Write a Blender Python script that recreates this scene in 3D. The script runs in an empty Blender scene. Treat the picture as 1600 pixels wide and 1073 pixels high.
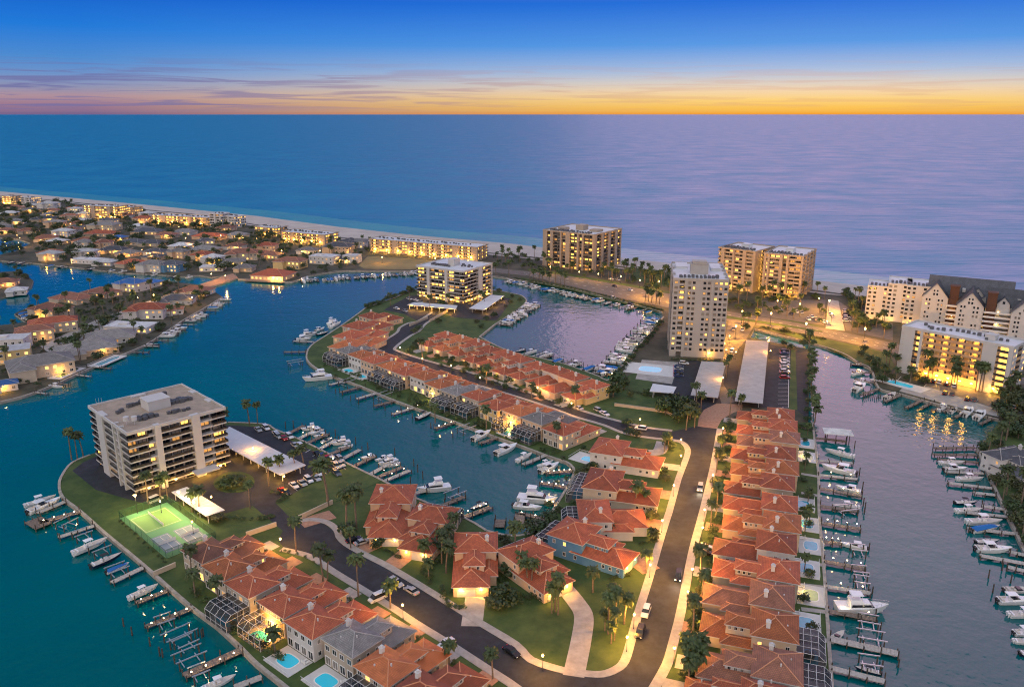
import bpy, math, random
from mathutils import Vector, Matrix
from mathutils.geometry import tessellate_polygon
random.seed(7)
rnd = random.random
def R(a, b): return a + (b - a) * random.random()
SC = bpy.context.scene
COL = SC.collection
PI = math.pi
# ---------------------------------------------------------------- camera (drone, 120 m up, looking west over the gulf)
F, H = 1250.0, 120.0
PIT = math.atan(360 / F)
SP, CP = math.sin(PIT), math.cos(PIT)
cam = bpy.data.cameras.new('camera'); cam.sensor_width = 36; cam.lens = F / 1600 * 36; cam.clip_start = 1; cam.clip_end = 300000
camo = bpy.data.objects.new('camera', cam); COL.objects.link(camo)
camo.location = (0, 0, H); camo.rotation_euler = (PI / 2 - PIT, 0, 0); SC.camera = camo
# ---------------------------------------------------------------- sky after sunset
SUN_AZ, SUN_EL = math.radians(20), math.radians(-1)      # azimuth to the right of the view axis
W = bpy.data.worlds.new('World'); SC.world = W; W.use_nodes = True
def sky():
    nt = W.node_tree; n = nt.nodes; L = nt.links; bg = n['Background']
    def M(op, a, b=None, c=None, clamp=False):
        m = n.new('ShaderNodeMath'); m.operation = op; m.use_clamp = clamp
        for k, v in enumerate((a, b, c)):
            if v is None: continue
            if isinstance(v, (int, float)): m.inputs[k].default_value = v
            else: L.new(v, m.inputs[k])
        return m.outputs[0]
    def ramp(fac, stops):
        r = n.new('ShaderNodeValToRGB'); r.color_ramp.interpolation = 'LINEAR'
        e = r.color_ramp.elements
        while len(e) < len(stops): e.new(.5)
        for k, (p, c) in enumerate(stops): e[k].position = p; e[k].color = (*c, 1)
        L.new(fac, r.inputs[0]); return r.outputs[0]
    def mix(f, a, b, t='MIX'):
        m = n.new('ShaderNodeMixRGB'); m.blend_type = t
        for k, v in enumerate((f, a, b)):
            if isinstance(v, (int, float)): m.inputs[k].default_value = v
            elif isinstance(v, tuple): m.inputs[k].default_value = (*v, 1)
            else: L.new(v, m.inputs[k])
        return m.outputs[0]
    tc = n.new('ShaderNodeTexCoord'); sx = n.new('ShaderNodeSeparateXYZ'); L.new(tc.outputs['Generated'], sx.inputs[0])
    x, y, z = sx.outputs
    el = M('MULTIPLY', M('ARCSINE', z), 180 / PI)            # degrees
    t = M('POWER', M('DIVIDE', M('MAXIMUM', el, 0.0), 90.0, clamp=True), 0.5)   # 7 deg -> .28
    def p(d): return (d / 90) ** .5
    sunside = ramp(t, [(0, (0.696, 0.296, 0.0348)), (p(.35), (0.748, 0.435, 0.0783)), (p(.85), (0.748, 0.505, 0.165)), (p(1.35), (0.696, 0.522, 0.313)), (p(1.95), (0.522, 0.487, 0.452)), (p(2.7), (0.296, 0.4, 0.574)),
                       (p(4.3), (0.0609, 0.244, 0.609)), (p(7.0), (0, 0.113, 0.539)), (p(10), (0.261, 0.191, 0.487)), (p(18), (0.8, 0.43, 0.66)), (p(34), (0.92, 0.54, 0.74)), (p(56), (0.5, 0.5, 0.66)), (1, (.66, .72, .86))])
    away = ramp(t, [(0, (0.148, 0.104, 0.209)), (p(.5), (0.261, 0.148, 0.217)), (p(1.0), (0.331, 0.217, 0.261)), (p(1.5), (0.217, 0.226, 0.348)), (p(2.3), (0.113, 0.226, 0.461)), (p(3.2), (0.0522, 0.2, 0.496)),
                    (p(5), (0.00522, 0.148, 0.539)), (p(7.2), (0, 0.087, 0.47)), (p(14), (0, 0.075, 0.36)), (p(32), (0, 0.11, 0.32)), (p(54), (0.08, 0.28, 0.48)), (1, (.66, .72, .86))])
    h = M('SQRT', M('MAXIMUM', M('ADD', M('MULTIPLY', x, x), M('MULTIPLY', y, y)), 1e-6))
    ca = M('DIVIDE', M('ADD', M('MULTIPLY', x, math.sin(SUN_AZ)), M('MULTIPLY', y, math.cos(SUN_AZ))), h)
    # closeness to the sunset in azimuth: 1 at the sun, 0 about 48 degrees away
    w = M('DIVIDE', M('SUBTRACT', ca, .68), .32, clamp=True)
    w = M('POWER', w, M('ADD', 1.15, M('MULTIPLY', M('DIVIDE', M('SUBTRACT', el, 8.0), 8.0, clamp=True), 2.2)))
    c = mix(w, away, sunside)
    east = ramp(t, [(0, (.92, .75, .70)), (p(12), (1.14, .97, .90)), (p(40), (1.04, .96, .95)), (1, (.66, .72, .86))])
    c = mix(M('DIVIDE', M('ADD', M('MULTIPLY', ca, -1.0), .25), .9, clamp=True), c, east)
    # thin streaks of cloud low over the horizon
    az = M('ARCTAN2', x, y)
    cv = n.new('ShaderNodeCombineXYZ'); L.new(M('ADD', M('MULTIPLY', az, 4.6), M('MULTIPLY', el, .25)), cv.inputs[0]); L.new(M('MULTIPLY', el, 2.0), cv.inputs[1])
    nz = n.new('ShaderNodeTexNoise'); nz.inputs['Scale'].default_value = 1.55; nz.inputs['Detail'].default_value = 4; nz.inputs['Roughness'].default_value = .55
    nz.inputs['Distortion'].default_value = .6
    L.new(cv.outputs[0], nz.inputs['Vector'])
    band = M('MULTIPLY', M('DIVIDE', el, .5, clamp=True), M('SUBTRACT', 1.0, M('DIVIDE', M('SUBTRACT', el, 2.0), 1.6, clamp=True)))
    left = M('ADD', .30, M('MULTIPLY', M('SUBTRACT', 1.0, M('DIVIDE', M('ADD', az, .62), .80, clamp=True)), .70))
    cl = M('MULTIPLY', M('MULTIPLY', M('DIVIDE', M('SUBTRACT', nz.outputs[0], .48), .11, clamp=True), band), left)
    c = mix(M('MULTIPLY', cl, .85), c, mix(M('POWER', w, 2.0), (.12, .125, .29), (.50, .25, .17)))
    nish = n.new('ShaderNodeTexSky'); nish.sky_type = 'NISHITA'; nish.sun_disc = False
    nish.sun_elevation = SUN_EL; nish.sun_rotation = SUN_AZ
    c = mix(.01, c, nish.outputs[0], 'ADD')
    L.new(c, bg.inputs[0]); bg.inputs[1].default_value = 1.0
sky()
W.cycles.sampling_method = 'MANUAL'; W.cycles.sample_map_resolution = 512
sl = bpy.data.lights.new('sun', 'SUN'); sl.energy = 0.38; sl.angle = math.radians(50); sl.color = (1.0, .58, .70)
so = bpy.data.objects.new('sun', sl); COL.objects.link(so)
so.rotation_euler = (PI / 2 - math.radians(14), 0, PI - SUN_AZ - math.radians(9))   # afterglow: very soft, from the west
VS = SC.view_settings; VS.view_transform = 'Standard'; VS.look = 'None'; VS.exposure = 0.35; VS.gamma = 1; VS.use_curve_mapping = False
SC.cycles.use_denoising = True; SC.cycles.filter_width = 1.1; SC.cycles.use_adaptive_sampling = True; SC.cycles.adaptive_threshold = .04; SC.cycles.max_bounces = 4; SC.cycles.diffuse_bounces = 2; SC.cycles.glossy_bounces = 3
SC.cycles.transparent_max_bounces = 12; SC.cycles.sample_clamp_indirect = 4; SC.cycles.use_light_tree = True; SC.cycles.caustics_reflective = False

# ---------------------------------------------------------------- helpers
def G(px, py, z=0.0):
    """point of the level z that the survey photograph shows at (px, py)"""
    u = (px - 800) / F; v = (py - 536.5) / F
    t = (H - z) / (SP + v * CP)
    return Vector((u * t, (CP - v * SP) * t))
def GL(pts, z=0.0): return [G(a, b, z) for a, b in pts]
def smooth(pts, n=5, closed=False):
    out = []; N = len(pts)
    rng = range(N if closed else N - 1)
    for i in rng:
        p0 = pts[(i - 1) % N] if closed or i > 0 else pts[i]
        p1 = pts[i]; p2 = pts[(i + 1) % N]
        p3 = pts[(i + 2) % N] if closed or i + 2 < N else p2
        for k in range(n):
            t = k / n
            out.append(.5 * ((2 * p1) + (p2 - p0) * t + (2 * p0 - 5 * p1 + 4 * p2 - p3) * t * t + (3 * p1 - p0 - 3 * p2 + p3) * t ** 3))
    if not closed: out.append(pts[-1])
    return out
class MB:
    def __init__(s): s.v = []; s.f = []; s.m = []; s.uv = None
    def face(s, pts, m=0):
        i = len(s.v); s.v += [tuple(p) for p in pts]; s.f.append(tuple(range(i, i + len(pts)))); s.m.append(m)
    def box(s, x0, x1, y0, y1, z0, z1, m=0, bottom=True):
        i = len(s.v)
        s.v += [(x0, y0, z0), (x1, y0, z0), (x1, y1, z0), (x0, y1, z0), (x0, y0, z1), (x1, y0, z1), (x1, y1, z1), (x0, y1, z1)]
        fs = [(0, 1, 5, 4), (1, 2, 6, 5), (2, 3, 7, 6), (3, 0, 4, 7), (4, 5, 6, 7)] + ([(3, 2, 1, 0)] if bottom else [])
        s.f += [tuple(i + k for k in f) for f in fs]; s.m += [m] * len(fs)
        return s
    def prism(s, poly, z0, z1, m=0, mside=None, bottom=False):
        """vertical prism over a polygon (list of 2-vectors)"""
        mside = m if mside is None else mside
        a = sum(p[0] * q[1] - q[0] * p[1] for p, q in zip(poly, poly[1:] + poly[:1]))
        if a < 0: poly = poly[::-1]
        i = len(s.v); N = len(poly)
        s.v += [(p[0], p[1], z1) for p in poly]
        for t in tessellate_polygon([[Vector((p[0], p[1], 0)) for p in poly]]):
            A, B, C = (poly[k] for k in t)
            if (B[0] - A[0]) * (C[1] - A[1]) - (C[0] - A[0]) * (B[1] - A[1]) < 0: t = (t[0], t[2], t[1])
            s.f.append(tuple(i + k for k in t)); s.m.append(m)
        if z0 is not None:
            s.v += [(p[0], p[1], z0) for p in poly]
            for k in range(N):
                k2 = (k + 1) % N; s.f.append((i + k, i + N + k, i + N + k2, i + k2)); s.m.append(mside)
        return s
    def ribbon(s, path, a, b, z0, z1, m=0, closed=False):
        """band between the offsets a and b left of a path, from z0 to z1"""
        N = len(path); L = []; Rr = []
        for k in range(N):
            p = path[k]; q0 = path[k - 1] if (k > 0 or closed) else p; q1 = path[(k + 1) % N] if (k < N - 1 or closed) else p
            d0 = (p - q0); d1 = (q1 - p)
            if d0.length < 1e-6: d0 = d1
            if d1.length < 1e-6: d1 = d0
            n0 = Vector((-d0.y, d0.x)).normalized(); n1 = Vector((-d1.y, d1.x)).normalized()
            nn = (n0 + n1); nn = nn.normalized() if nn.length > .2 else n0
            k_ = 1 / max(.5, nn.dot(n0))
            L.append(p + nn * a * k_); Rr.append(p + nn * b * k_)
        i = len(s.v)
        for k in range(N):
            s.v += [(L[k].x, L[k].y, z0), (L[k].x, L[k].y, z1), (Rr[k].x, Rr[k].y, z1), (Rr[k].x, Rr[k].y, z0)]
        rng = range(N if closed else N - 1)
        for k in rng:
            A = i + 4 * k; B = i + 4 * ((k + 1) % N)
            for c in range(3):
                s.f.append((A + c, A + c + 1, B + c + 1, B + c)[::(1 if a < b else -1)]); s.m.append(m)
        if not closed:
            for A in (i, i + 4 * (N - 1)): s.f.append((A, A + 1, A + 2, A + 3)); s.m.append(m)
        return s
    def tube(s, p, q, r0, r1=None, n=6, m=0, cap=True):
        p = Vector(p); q = Vector(q); r1 = r0 if r1 is None else r1
        d = (q - p).normalized(); a = d.orthogonal().normalized(); b = d.cross(a)
        i = len(s.v)
        for c, r in ((p, r0), (q, r1)):
            for k in range(n):
                t = 2 * PI * k / n; s.v.append(tuple(c + (a * math.cos(t) + b * math.sin(t)) * r))
        for k in range(n):
            k2 = (k + 1) % n; s.f.append((i + k, i + k2, i + n + k2, i + n + k)); s.m.append(m)
        if cap:
            s.f.append(tuple(i + n + k for k in range(n))); s.m.append(m)
            s.f.append(tuple(i + k for k in range(n))[::-1]); s.m.append(m)
        return s
    def loft(s, rings, m=0, cap=True, closed=True):
        i = len(s.v); n = len(rings[0])
        for r in rings: s.v += [tuple(p) for p in r]
        for a in range(len(rings) - 1):
            for k in range(n if closed else n - 1):
                k2 = (k + 1) % n
                s.f.append((i + a * n + k, i + a * n + k2, i + (a + 1) * n + k2, i + (a + 1) * n + k)); s.m.append(m)
        if cap:
            s.f.append(tuple(i + k for k in range(n))[::-1]); s.m.append(m)
            s.f.append(tuple(i + (len(rings) - 1) * n + k for k in range(n))); s.m.append(m)
        return s
    def mesh(s, name, mats, smooth_=False):
        me = bpy.data.meshes.new(name); me.from_pydata(s.v, [], s.f)
        for m in (mats if isinstance(mats, (list, tuple)) else [mats]): me.materials.append(m)
        me.polygons.foreach_set('material_index', s.m)
        if smooth_: me.polygons.foreach_set('use_smooth', [True] * len(s.f))
        me.update(); return me
def obj(name, me, parent=None, loc=(0, 0, 0), rz=0.0, scale=None):
    o = bpy.data.objects.new(name, me); COL.objects.link(o)
    o.location = loc if len(loc) == 3 else (loc[0], loc[1], 0); o.rotation_euler = (0, 0, rz)
    if scale is not None: o.scale = scale if not isinstance(scale, (int, float)) else (scale,) * 3
    if parent is not None: o.parent = parent
    return o
def build(mb, name, mats, parent=None, loc=(0, 0, 0), rz=0.0, sm=False): return obj(name, mb.mesh(name, mats, sm), parent, loc, rz)
def empty(name, loc, rz=0.0, scale=None): return obj(name, None, None, loc, rz, scale)
def tag(o, label, cat, group=None):
    o['label'] = label; o['category'] = cat
    if group: o['group'] = group
    return o
def struct(o): o['kind'] = 'structure'; return o
ZONES = {}
def later(o, zone, key, text, cat, group=None):
    """label with an ordinal among the things of one zone, given out at the end"""
    o['category'] = cat
    if group: o['group'] = group
    ZONES.setdefault(zone, []).append((key, len(ZONES.get(zone, [])), o, text)); return o
ORD = 'first second third fourth fifth sixth seventh eighth ninth tenth eleventh twelfth thirteenth fourteenth fifteenth sixteenth seventeenth eighteenth nineteenth'.split()
TENS = {2: 'twenty', 3: 'thirty', 4: 'forty', 5: 'fifty', 6: 'sixty', 7: 'seventy', 8: 'eighty', 9: 'ninety'}
def ordinal(k):
    if k < 20: return ORD[k - 1]
    if k >= 100: return 'hundred-and-' + ordinal(k - 100) if k > 100 else 'hundredth'
    t, r = divmod(k, 10)
    return TENS[t][:-1] + 'ieth' if r == 0 else TENS[t] + '-' + ORD[r - 1]
def ang(v): return math.atan2(v[1], v[0])

# ---------------------------------------------------------------- materials
MATS = {}
def mat(name, col, rough=.7, var=0.0, vs=1.0, bump=0.0, metal=0.0, emit=None, es=0.0, objvar=0.0, col2=None, spec=None, coord='Object', det=4):
    if name in MATS: return MATS[name]
    m = bpy.data.materials.new(name); m.use_nodes = True; MATS[name] = m
    nt = m.node_tree; n = nt.nodes; L = nt.links; b = n['Principled BSDF']
    b.inputs['Base Color'].default_value = (*col, 1); b.inputs['Roughness'].default_value = rough; b.inputs['Metallic'].default_value = metal
    if spec is not None: b.inputs['Specular IOR Level'].default_value = spec
    out = None
    if var or col2 or bump:
        tc = n.new('ShaderNodeTexCoord'); nz = n.new('ShaderNodeTexNoise'); nz.inputs['Scale'].default_value = vs; nz.inputs['Detail'].default_value = det
        nz.inputs['Roughness'].default_value = .65
        if coord == 'World':
            g = n.new('ShaderNodeNewGeometry'); L.new(g.outputs['Position'], nz.inputs['Vector'])
        else: L.new(tc.outputs[coord], nz.inputs['Vector'])
        r = n.new('ShaderNodeValToRGB'); L.new(nz.outputs[0], r.inputs[0])
        c2 = col2 or tuple(min(1, c * (1 + var)) for c in col); c1 = col if col2 else tuple(c * (1 - var) for c in col)
        r.color_ramp.elements[0].color = (*c1, 1); r.color_ramp.elements[1].color = (*c2, 1)
        r.color_ramp.elements[0].position = .34; r.color_ramp.elements[1].position = .66
        out = r.outputs[0]
        if bump:
            bp = n.new('ShaderNodeBump'); bp.inputs['Strength'].default_value = bump; bp.inputs['Distance'].default_value = .1
            L.new(nz.outputs[0], bp.inputs['Height']); L.new(bp.outputs[0], b.inputs['Normal'])
    if objvar:
        oi = n.new('ShaderNodeObjectInfo'); hs = n.new('ShaderNodeHueSaturation')
        mm = n.new('ShaderNodeMapRange'); mm.inputs[3].default_value = 1 - objvar; mm.inputs[4].default_value = 1 + objvar
        L.new(oi.outputs['Random'], mm.inputs[0]); L.new(mm.outputs[0], hs.inputs['Value'])
        if out: L.new(out, hs.inputs['Color'])
        else: hs.inputs['Color'].default_value = (*col, 1)
        out = hs.outputs[0]
    if out: L.new(out, b.inputs['Base Color'])
    if emit: b.inputs['Emission Color'].default_value = (*emit, 1); b.inputs['Emission Strength'].default_value = es
    return m
AMB = (1.0, .50, .10)
m_grass = mat('grass', (.018, .050, .009), .9, vs=.13, col2=(.072, .105, .024), coord='World', bump=.5, det=10)
m_yard = mat('yard', (.020, .028, .014), .9, vs=.06, col2=(.10, .085, .06), coord='World', det=8)
m_sand = mat('sand', (.44, .39, .35), .9, var=.12, vs=.05, coord='World')
m_asph = mat('asphalt', (.019, .022, .031), .85, var=.4, vs=.35, coord='World', det=8)
m_asph2 = mat('worn_asphalt', (.12, .105, .095), .8, var=.2, vs=.2, coord='World', det=8)
m_conc = mat('concrete', (.33, .305, .285), .8, var=.14, vs=.6, coord='World')
m_drive = mat('driveway_concrete', (.34, .31, .29), .8, var=.2, vs=.3, coord='World')
m_paver = mat('brick_paver', (.34, .19, .125), .8, var=.2, vs=.9, coord='World')
m_wallc = mat('seawall_concrete', (.33, .29, .25), .85, var=.25, vs=.5, coord='World')
m_white = mat('white_paint', (.72, .71, .70), .5, var=.05, vs=.4)
m_cream = mat('cream_stucco', (.48, .40, .31), .85, var=.07, vs=.5, objvar=.1)
m_peach = mat('peach_stucco', (.58, .40, .27), .85, var=.07, vs=.5, objvar=.1)
m_tan = mat('tan_stucco', (.42, .35, .28), .85, var=.07, vs=.5, objvar=.1)
m_whst = mat('white_stucco', (.56, .54, .53), .85, var=.06, vs=.5, objvar=.06)
m_blue = mat('blue_stucco', (.10, .24, .40), .85, var=.06, vs=.5)
m_yel = mat('yellow_stucco', (.60, .45, .22), .85, var=.06, vs=.5)
m_glass = mat('window_glass', (.012, .016, .022), .08, objvar=.4)
m_curt = mat('curtained_window', (.20, .18, .16), .3, objvar=.5)
m_lit = mat('lit_window', (.9, .6, .25), .4, emit=(1.0, .50, .085), es=1.9)
m_dim = mat('dim_window', (.5, .35, .15), .4, emit=(1.0, .42, .08), es=.5)
m_lamp = mat('lamp_glow', (1, .8, .5), .4, emit=(1.0, .62, .20), es=14)
m_lampw = mat('white_lamp_glow', (1, .9, .7), .4, emit=(1.0, .80, .48), es=12)
m_dark = mat('dark_metal', (.03, .03, .032), .5)
m_wood = mat('dock_wood', (.20, .15, .12), .85, var=.3, vs=1.5, objvar=.15)
m_woodl = mat('pale_dock', (.42, .38, .34), .85, var=.2, vs=1.5, objvar=.1)
m_pile = mat('pile_wood', (.075, .06, .05), .9, var=.3, vs=2)
m_gel = mat('boat_white', (.74, .74, .75), .25, objvar=.06)
m_navy = mat('boat_navy', (.012, .02, .06), .3)
m_canv = mat('canvas_blue', (.01, .13, .42), .7)
m_canvd = mat('canvas_dark', (.012, .014, .02), .7)
m_deck = mat('boat_deck', (.52, .47, .42), .6)
m_steel = mat('lift_aluminium', (.55, .55, .56), .35, metal=.6)
m_trunk = mat('palm_trunk', (.16, .12, .09), .9, var=.25, vs=2)
def leafmat(name, c1, c2):
    m = mat(name, c1, .6, vs=1.3, col2=c2, objvar=.28)
    return m
m_palm = leafmat('palm_frond', (.034, .056, .016), (.075, .105, .030))
m_leaf = leafmat('leaf_dark', (.020, .042, .012), (.052, .085, .022))
m_leaf2 = leafmat('leaf_olive', (.042, .055, .016), (.085, .095, .030))
m_hedge = leafmat('hedge_leaf', (.026, .052, .013), (.064, .098, .025))
def tile(name, c1, c2, c3):
    m = bpy.data.materials.new(name); m.use_nodes = True; MATS[name] = m
    nt = m.node_tree; n = nt.nodes; L = nt.links; b = n['Principled BSDF']; b.inputs['Roughness'].default_value = .75
    uv = n.new('ShaderNodeUVMap'); br = n.new('ShaderNodeTexBrick'); L.new(uv.outputs[0], br.inputs['Vector'])
    br.inputs['Scale'].default_value = 1.0; br.inputs['Brick Width'].default_value = .34; br.inputs['Row Height'].default_value = .42
    br.inputs['Mortar Size'].default_value = .045; br.inputs['Mortar Smooth'].default_value = .6; br.inputs['Bias'].default_value = -.1
    br.inputs['Color1'].default_value = (*c1, 1); br.inputs['Color2'].default_value = (*c2, 1); br.inputs['Mortar'].default_value = (*c3, 1)
    nz = n.new('ShaderNodeTexNoise'); nz.inputs['Scale'].default_value = .45; nz.inputs['Detail'].default_value = 6
    g = n.new('ShaderNodeNewGeometry'); L.new(g.outputs['Position'], nz.inputs['Vector'])
    mr = n.new('ShaderNodeMapRange'); mr.inputs[1].default_value = .3; mr.inputs[2].default_value = .7; mr.inputs[3].default_value = .75; mr.inputs[4].default_value = 1.15
    L.new(nz.outputs[0], mr.inputs[0])
    oi = n.new('ShaderNodeObjectInfo'); m2 = n.new('ShaderNodeMapRange'); m2.inputs[3].default_value = .70; m2.inputs[4].default_value = 1.25; L.new(oi.outputs['Random'], m2.inputs[0])
    mu = n.new('ShaderNodeMath'); mu.operation = 'MULTIPLY'; L.new(mr.outputs[0], mu.inputs[0]); L.new(m2.outputs[0], mu.inputs[1])
    hs = n.new('ShaderNodeHueSaturation'); L.new(mu.outputs[0], hs.inputs['Value']); L.new(br.outputs['Color'], hs.inputs['Color'])
    L.new(hs.outputs[0], b.inputs['Base Color'])
    bp = n.new('ShaderNodeBump'); bp.inputs['Strength'].default_value = .6; bp.inputs['Distance'].default_value = .08; bp.invert = True
    L.new(br.outputs['Fac'], bp.inputs['Height']); L.new(bp.outputs[0], b.inputs['Normal'])
    return m
t_red = tile('roof_terracotta', (.46, .118, .050), (.36, .086, .038), (.19, .048, .024))
t_org = tile('roof_orange', (.53, .165, .054), (.43, .125, .042), (.23, .065, .026))
t_brn = tile('roof_brown', (.30, .125, .075), (.24, .10, .065), (.13, .055, .035))
t_gry = tile('roof_grey', (.27, .25, .24), (.20, .19, .185), (.11, .10, .10))
t_dgr = tile('roof_slate', (.10, .105, .125), (.075, .08, .095), (.04, .04, .05))
t_blu = tile('roof_blue', (.035, .15, .42), (.03, .12, .36), (.02, .08, .22))
t_wht = tile('roof_white', (.55, .55, .56), (.50, .50, .51), (.36, .36, .37))
m_ridge = mat('ridge_tile', (.60, .27, .14), .75, var=.15, vs=1, objvar=.15)
m_ridgeg = mat('grey_ridge_tile', (.36, .34, .33), .75, var=.15, vs=1)
def screenmat():
    m = bpy.data.materials.new('insect_screen'); m.use_nodes = True; n = m.node_tree.nodes; L = m.node_tree.links
    b = n['Principled BSDF']; b.inputs['Base Color'].default_value = (.022, .026, .034, 1); b.inputs['Roughness'].default_value = .55
    tr = n.new('ShaderNodeBsdfTransparent'); mx = n.new('ShaderNodeMixShader'); mx.inputs[0].default_value = .62
    L.new(tr.outputs[0], mx.inputs[1]); L.new(b.outputs[0], mx.inputs[2]); L.new(mx.outputs[0], n['Material Output'].inputs[0]); return m
m_screen = screenmat()
def watermat(name, c1, c2, waves, rough, stretch=(1, 1, 1), ior=1.333, calm=None):
    """water: large colour drift, two trains of waves (scale, height); patches of calmer surface"""
    m = bpy.data.materials.new(name); m.use_nodes = True; n = m.node_tree.nodes; L = m.node_tree.links; b = n['Principled BSDF']
    g = n.new('ShaderNodeNewGeometry')
    mp = n.new('ShaderNodeVectorMath'); mp.operation = 'MULTIPLY'; mp.inputs[1].default_value = stretch; L.new(g.outputs['Position'], mp.inputs[0])
    big = n.new('ShaderNodeTexNoise'); big.inputs['Scale'].default_value = .011; big.inputs['Detail'].default_value = 4; L.new(g.outputs['Position'], big.inputs['Vector'])
    r = n.new('ShaderNodeValToRGB'); r.color_ramp.elements[0].position = .3; r.color_ramp.elements[1].position = .7
    r.color_ramp.elements[0].color = (*c1, 1); r.color_ramp.elements[1].color = (*c2, 1); L.new(big.outputs[0], r.inputs[0]); L.new(r.outputs[0], b.inputs['Base Color'])
    prev = None
    for sc, ht in waves:
        n1 = n.new('ShaderNodeTexNoise'); n1.inputs['Scale'].default_value = sc; n1.inputs['Detail'].default_value = 2; n1.inputs['Roughness'].default_value = .5; L.new(mp.outputs[0], n1.inputs['Vector'])
        bp = n.new('ShaderNodeBump'); bp.inputs['Strength'].default_value = 1.0; bp.inputs['Distance'].default_value = ht; L.new(n1.outputs[0], bp.inputs['Height'])
        if prev: L.new(prev, bp.inputs['Normal'])
        prev = bp.outputs[0]
    L.new(prev, b.inputs['Normal'])
    rr = n.new('ShaderNodeMapRange'); rr.inputs[1].default_value = .35; rr.inputs[2].default_value = .65; rr.inputs[3].default_value = rough[0]; rr.inputs[4].default_value = rough[1]
    L.new(big.outputs[0], rr.inputs[0]); L.new(rr.outputs[0], b.inputs['Roughness']); b.inputs['IOR'].default_value = ior
    return m
m_water = watermat('bay_water', (.0, .086, .098), (.0, .118, .124), ((.40, .15), (.12, .20)), (.05, .11), ior=1.40)
m_sea = watermat('gulf_water', (.0, .155, .32), (.002, .195, .37), ((.10, 2.2), (.022, 5.0)), (.40, .52), (.35, 1.5, 1), ior=1.40)
m_shal = watermat('shallow_water', (.03, .22, .30), (.05, .28, .34), ((.12, 1.6), (.03, 2.0)), (.3, .4), (.4, 1.4, 1))
m_pool = mat('pool_water', (.03, .34, .48), .08, var=.12, vs=.8)
m_pool2 = mat('lit_pool_water', (.03, .34, .46), .08, emit=(.03, .42, .60), es=.35)
m_poolp = mat('unlit_pool_water', (.30, .42, .20), .1, var=.1)
def lamp(name, loc, power, parent=None, col=(1.0, .46, .08), r=.25):
    l = LD.get((power, col, r))
    if l is None:
        l = bpy.data.lights.new(name, 'POINT'); l.energy = power; l.color = col; l.shadow_soft_size = r; LD[(power, col, r)] = l
    o = bpy.data.objects.new(name, l); COL.objects.link(o); o.location = loc
    if parent: o.parent = parent
    return o
LD = {}
# ================================================================ SETTING: sea, land, roads
WZ = -1.0
# --- coast lines (survey points)
beach = [(-500, 248), (-200, 277), (0, 298), (100, 307), (250, 321), (400, 336), (530, 353), (650, 366), (800, 379), (975, 401), (1062, 411), (1180, 425), (1287, 437), (1350, 444), (1600, 474), (1900, 512)]
veg = [(-500, 258), (-200, 285), (0, 306), (100, 314), (210, 326), (300, 334), (370, 346), (530, 371), (570, 373), (700, 388), (800, 398), (840, 402), (980, 417), (1060, 427), (1180, 442), (1290, 455), (1345, 463), (1600, 492), (1900, 530)]
bayside = [(1900, 800), (1640, 690), (1560, 655), (1500, 641), (1405, 615), (1372, 606), (1360, 576), (1340, 566), (1315, 551), (1268, 536), (1178, 514)]
bW = GL(beach, 0); vW = GL(veg, 0)
# sea bed far below, gulf surface to the horizon, shallow strip, bay water
gulf = MB(); far = [Vector((-90000, 60000)), Vector((90000, 60000))]
west = smooth(bW, 4)
offw = [p + Vector((.45, 1)).normalized() * 45 for p in west]
pl = [Vector((-90000, 9000))] + offw + [Vector((90000, 2500))]
gulf.prism(pl + far[::-1], None, WZ + .004, 0)
struct(build(gulf, 'gulf_water', m_sea))
sh = MB(); sh.prism([p - Vector((.45, 1)).normalized() * 12 for p in west] + offw[::-1], None, WZ, 0)
struct(build(sh, 'shallow_water', m_shal))
bay = MB(); bay.prism([Vector((-3000, -300)), Vector((3000, -300)), Vector((3000, 300))] + [p - Vector((.45, 1)).normalized() * 12 for p in west[::-1]] + [Vector((-3000, 1800))], None, WZ + .002, 0)
struct(build(bay, 'bay_water', m_water))
bed = MB(); bed.prism([Vector((-95000, -2000)), Vector((95000, -2000)), Vector((95000, 65000)), Vector((-95000, 65000))], None, -9, 0)
struct(build(bed, 'sea_bed', m_sand))
# beach: slopes into the water
bm = MB(); N = len(bW)
dn = Vector((.45, 1)).normalized()
rows = [[(*(p + dn * 6), WZ - .6) for p in bW], [(*(p - dn * 2), WZ + .12) for p in bW], [(*((p + q) / 2), -.1) for p, q in zip(bW, vW)], [(*(q - dn * 10), .02) for q in vW]]
bm.loft(rows, cap=False, closed=False)
bo = struct(build(bm, 'beach', m_sand))
for p in bo.data.polygons: p.flip() if p.normal.z < 0 else None
# --- land sheets
def land(name, pts, material, z=0.0, sm=0):
    P = GL(pts)
    if sm: P = smooth(P, sm, True)
    mb = MB(); mb.prism(P, -3.5, z, 0, 1); return struct(build(mb, name, [material, m_wallc]))
BAR = [(1900, 530)] + veg[::-1][1:] + [(-500, 330), (-200, 350), (-60, 365), (0, 371), (30, 374), (48, 380), (25, 392), (0, 398), (-60, 400), (-60, 420), (0, 407), (55, 411), (140, 420), (190, 426), (252, 429), (288, 432), (312, 430), (330, 433), (368, 428), (372, 436), (400, 437), (447, 441), (465, 438), (482, 431), (512, 426), (540, 423), (650, 424), (760, 430), (800, 436), (850, 443), (900, 453), (1000, 478), (1034, 488),
       (1036, 495), (997, 540), (985, 556), (955, 591), (940, 590), (1000, 640), (1100, 690), (1262, 690), (1266, 546), (1172, 527), (1178, 514), (1268, 536), (1315, 551), (1340, 566), (1360, 576), (1372, 606), (1405, 615), (1500, 641), (1560, 655), (1570, 668), (1552, 686), (1526, 700), (1535, 723), (1571, 800), (1600, 862), (1690, 1073), (2100, 1073)]
land('barrier_ground', BAR, m_yard, 0.0)
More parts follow.
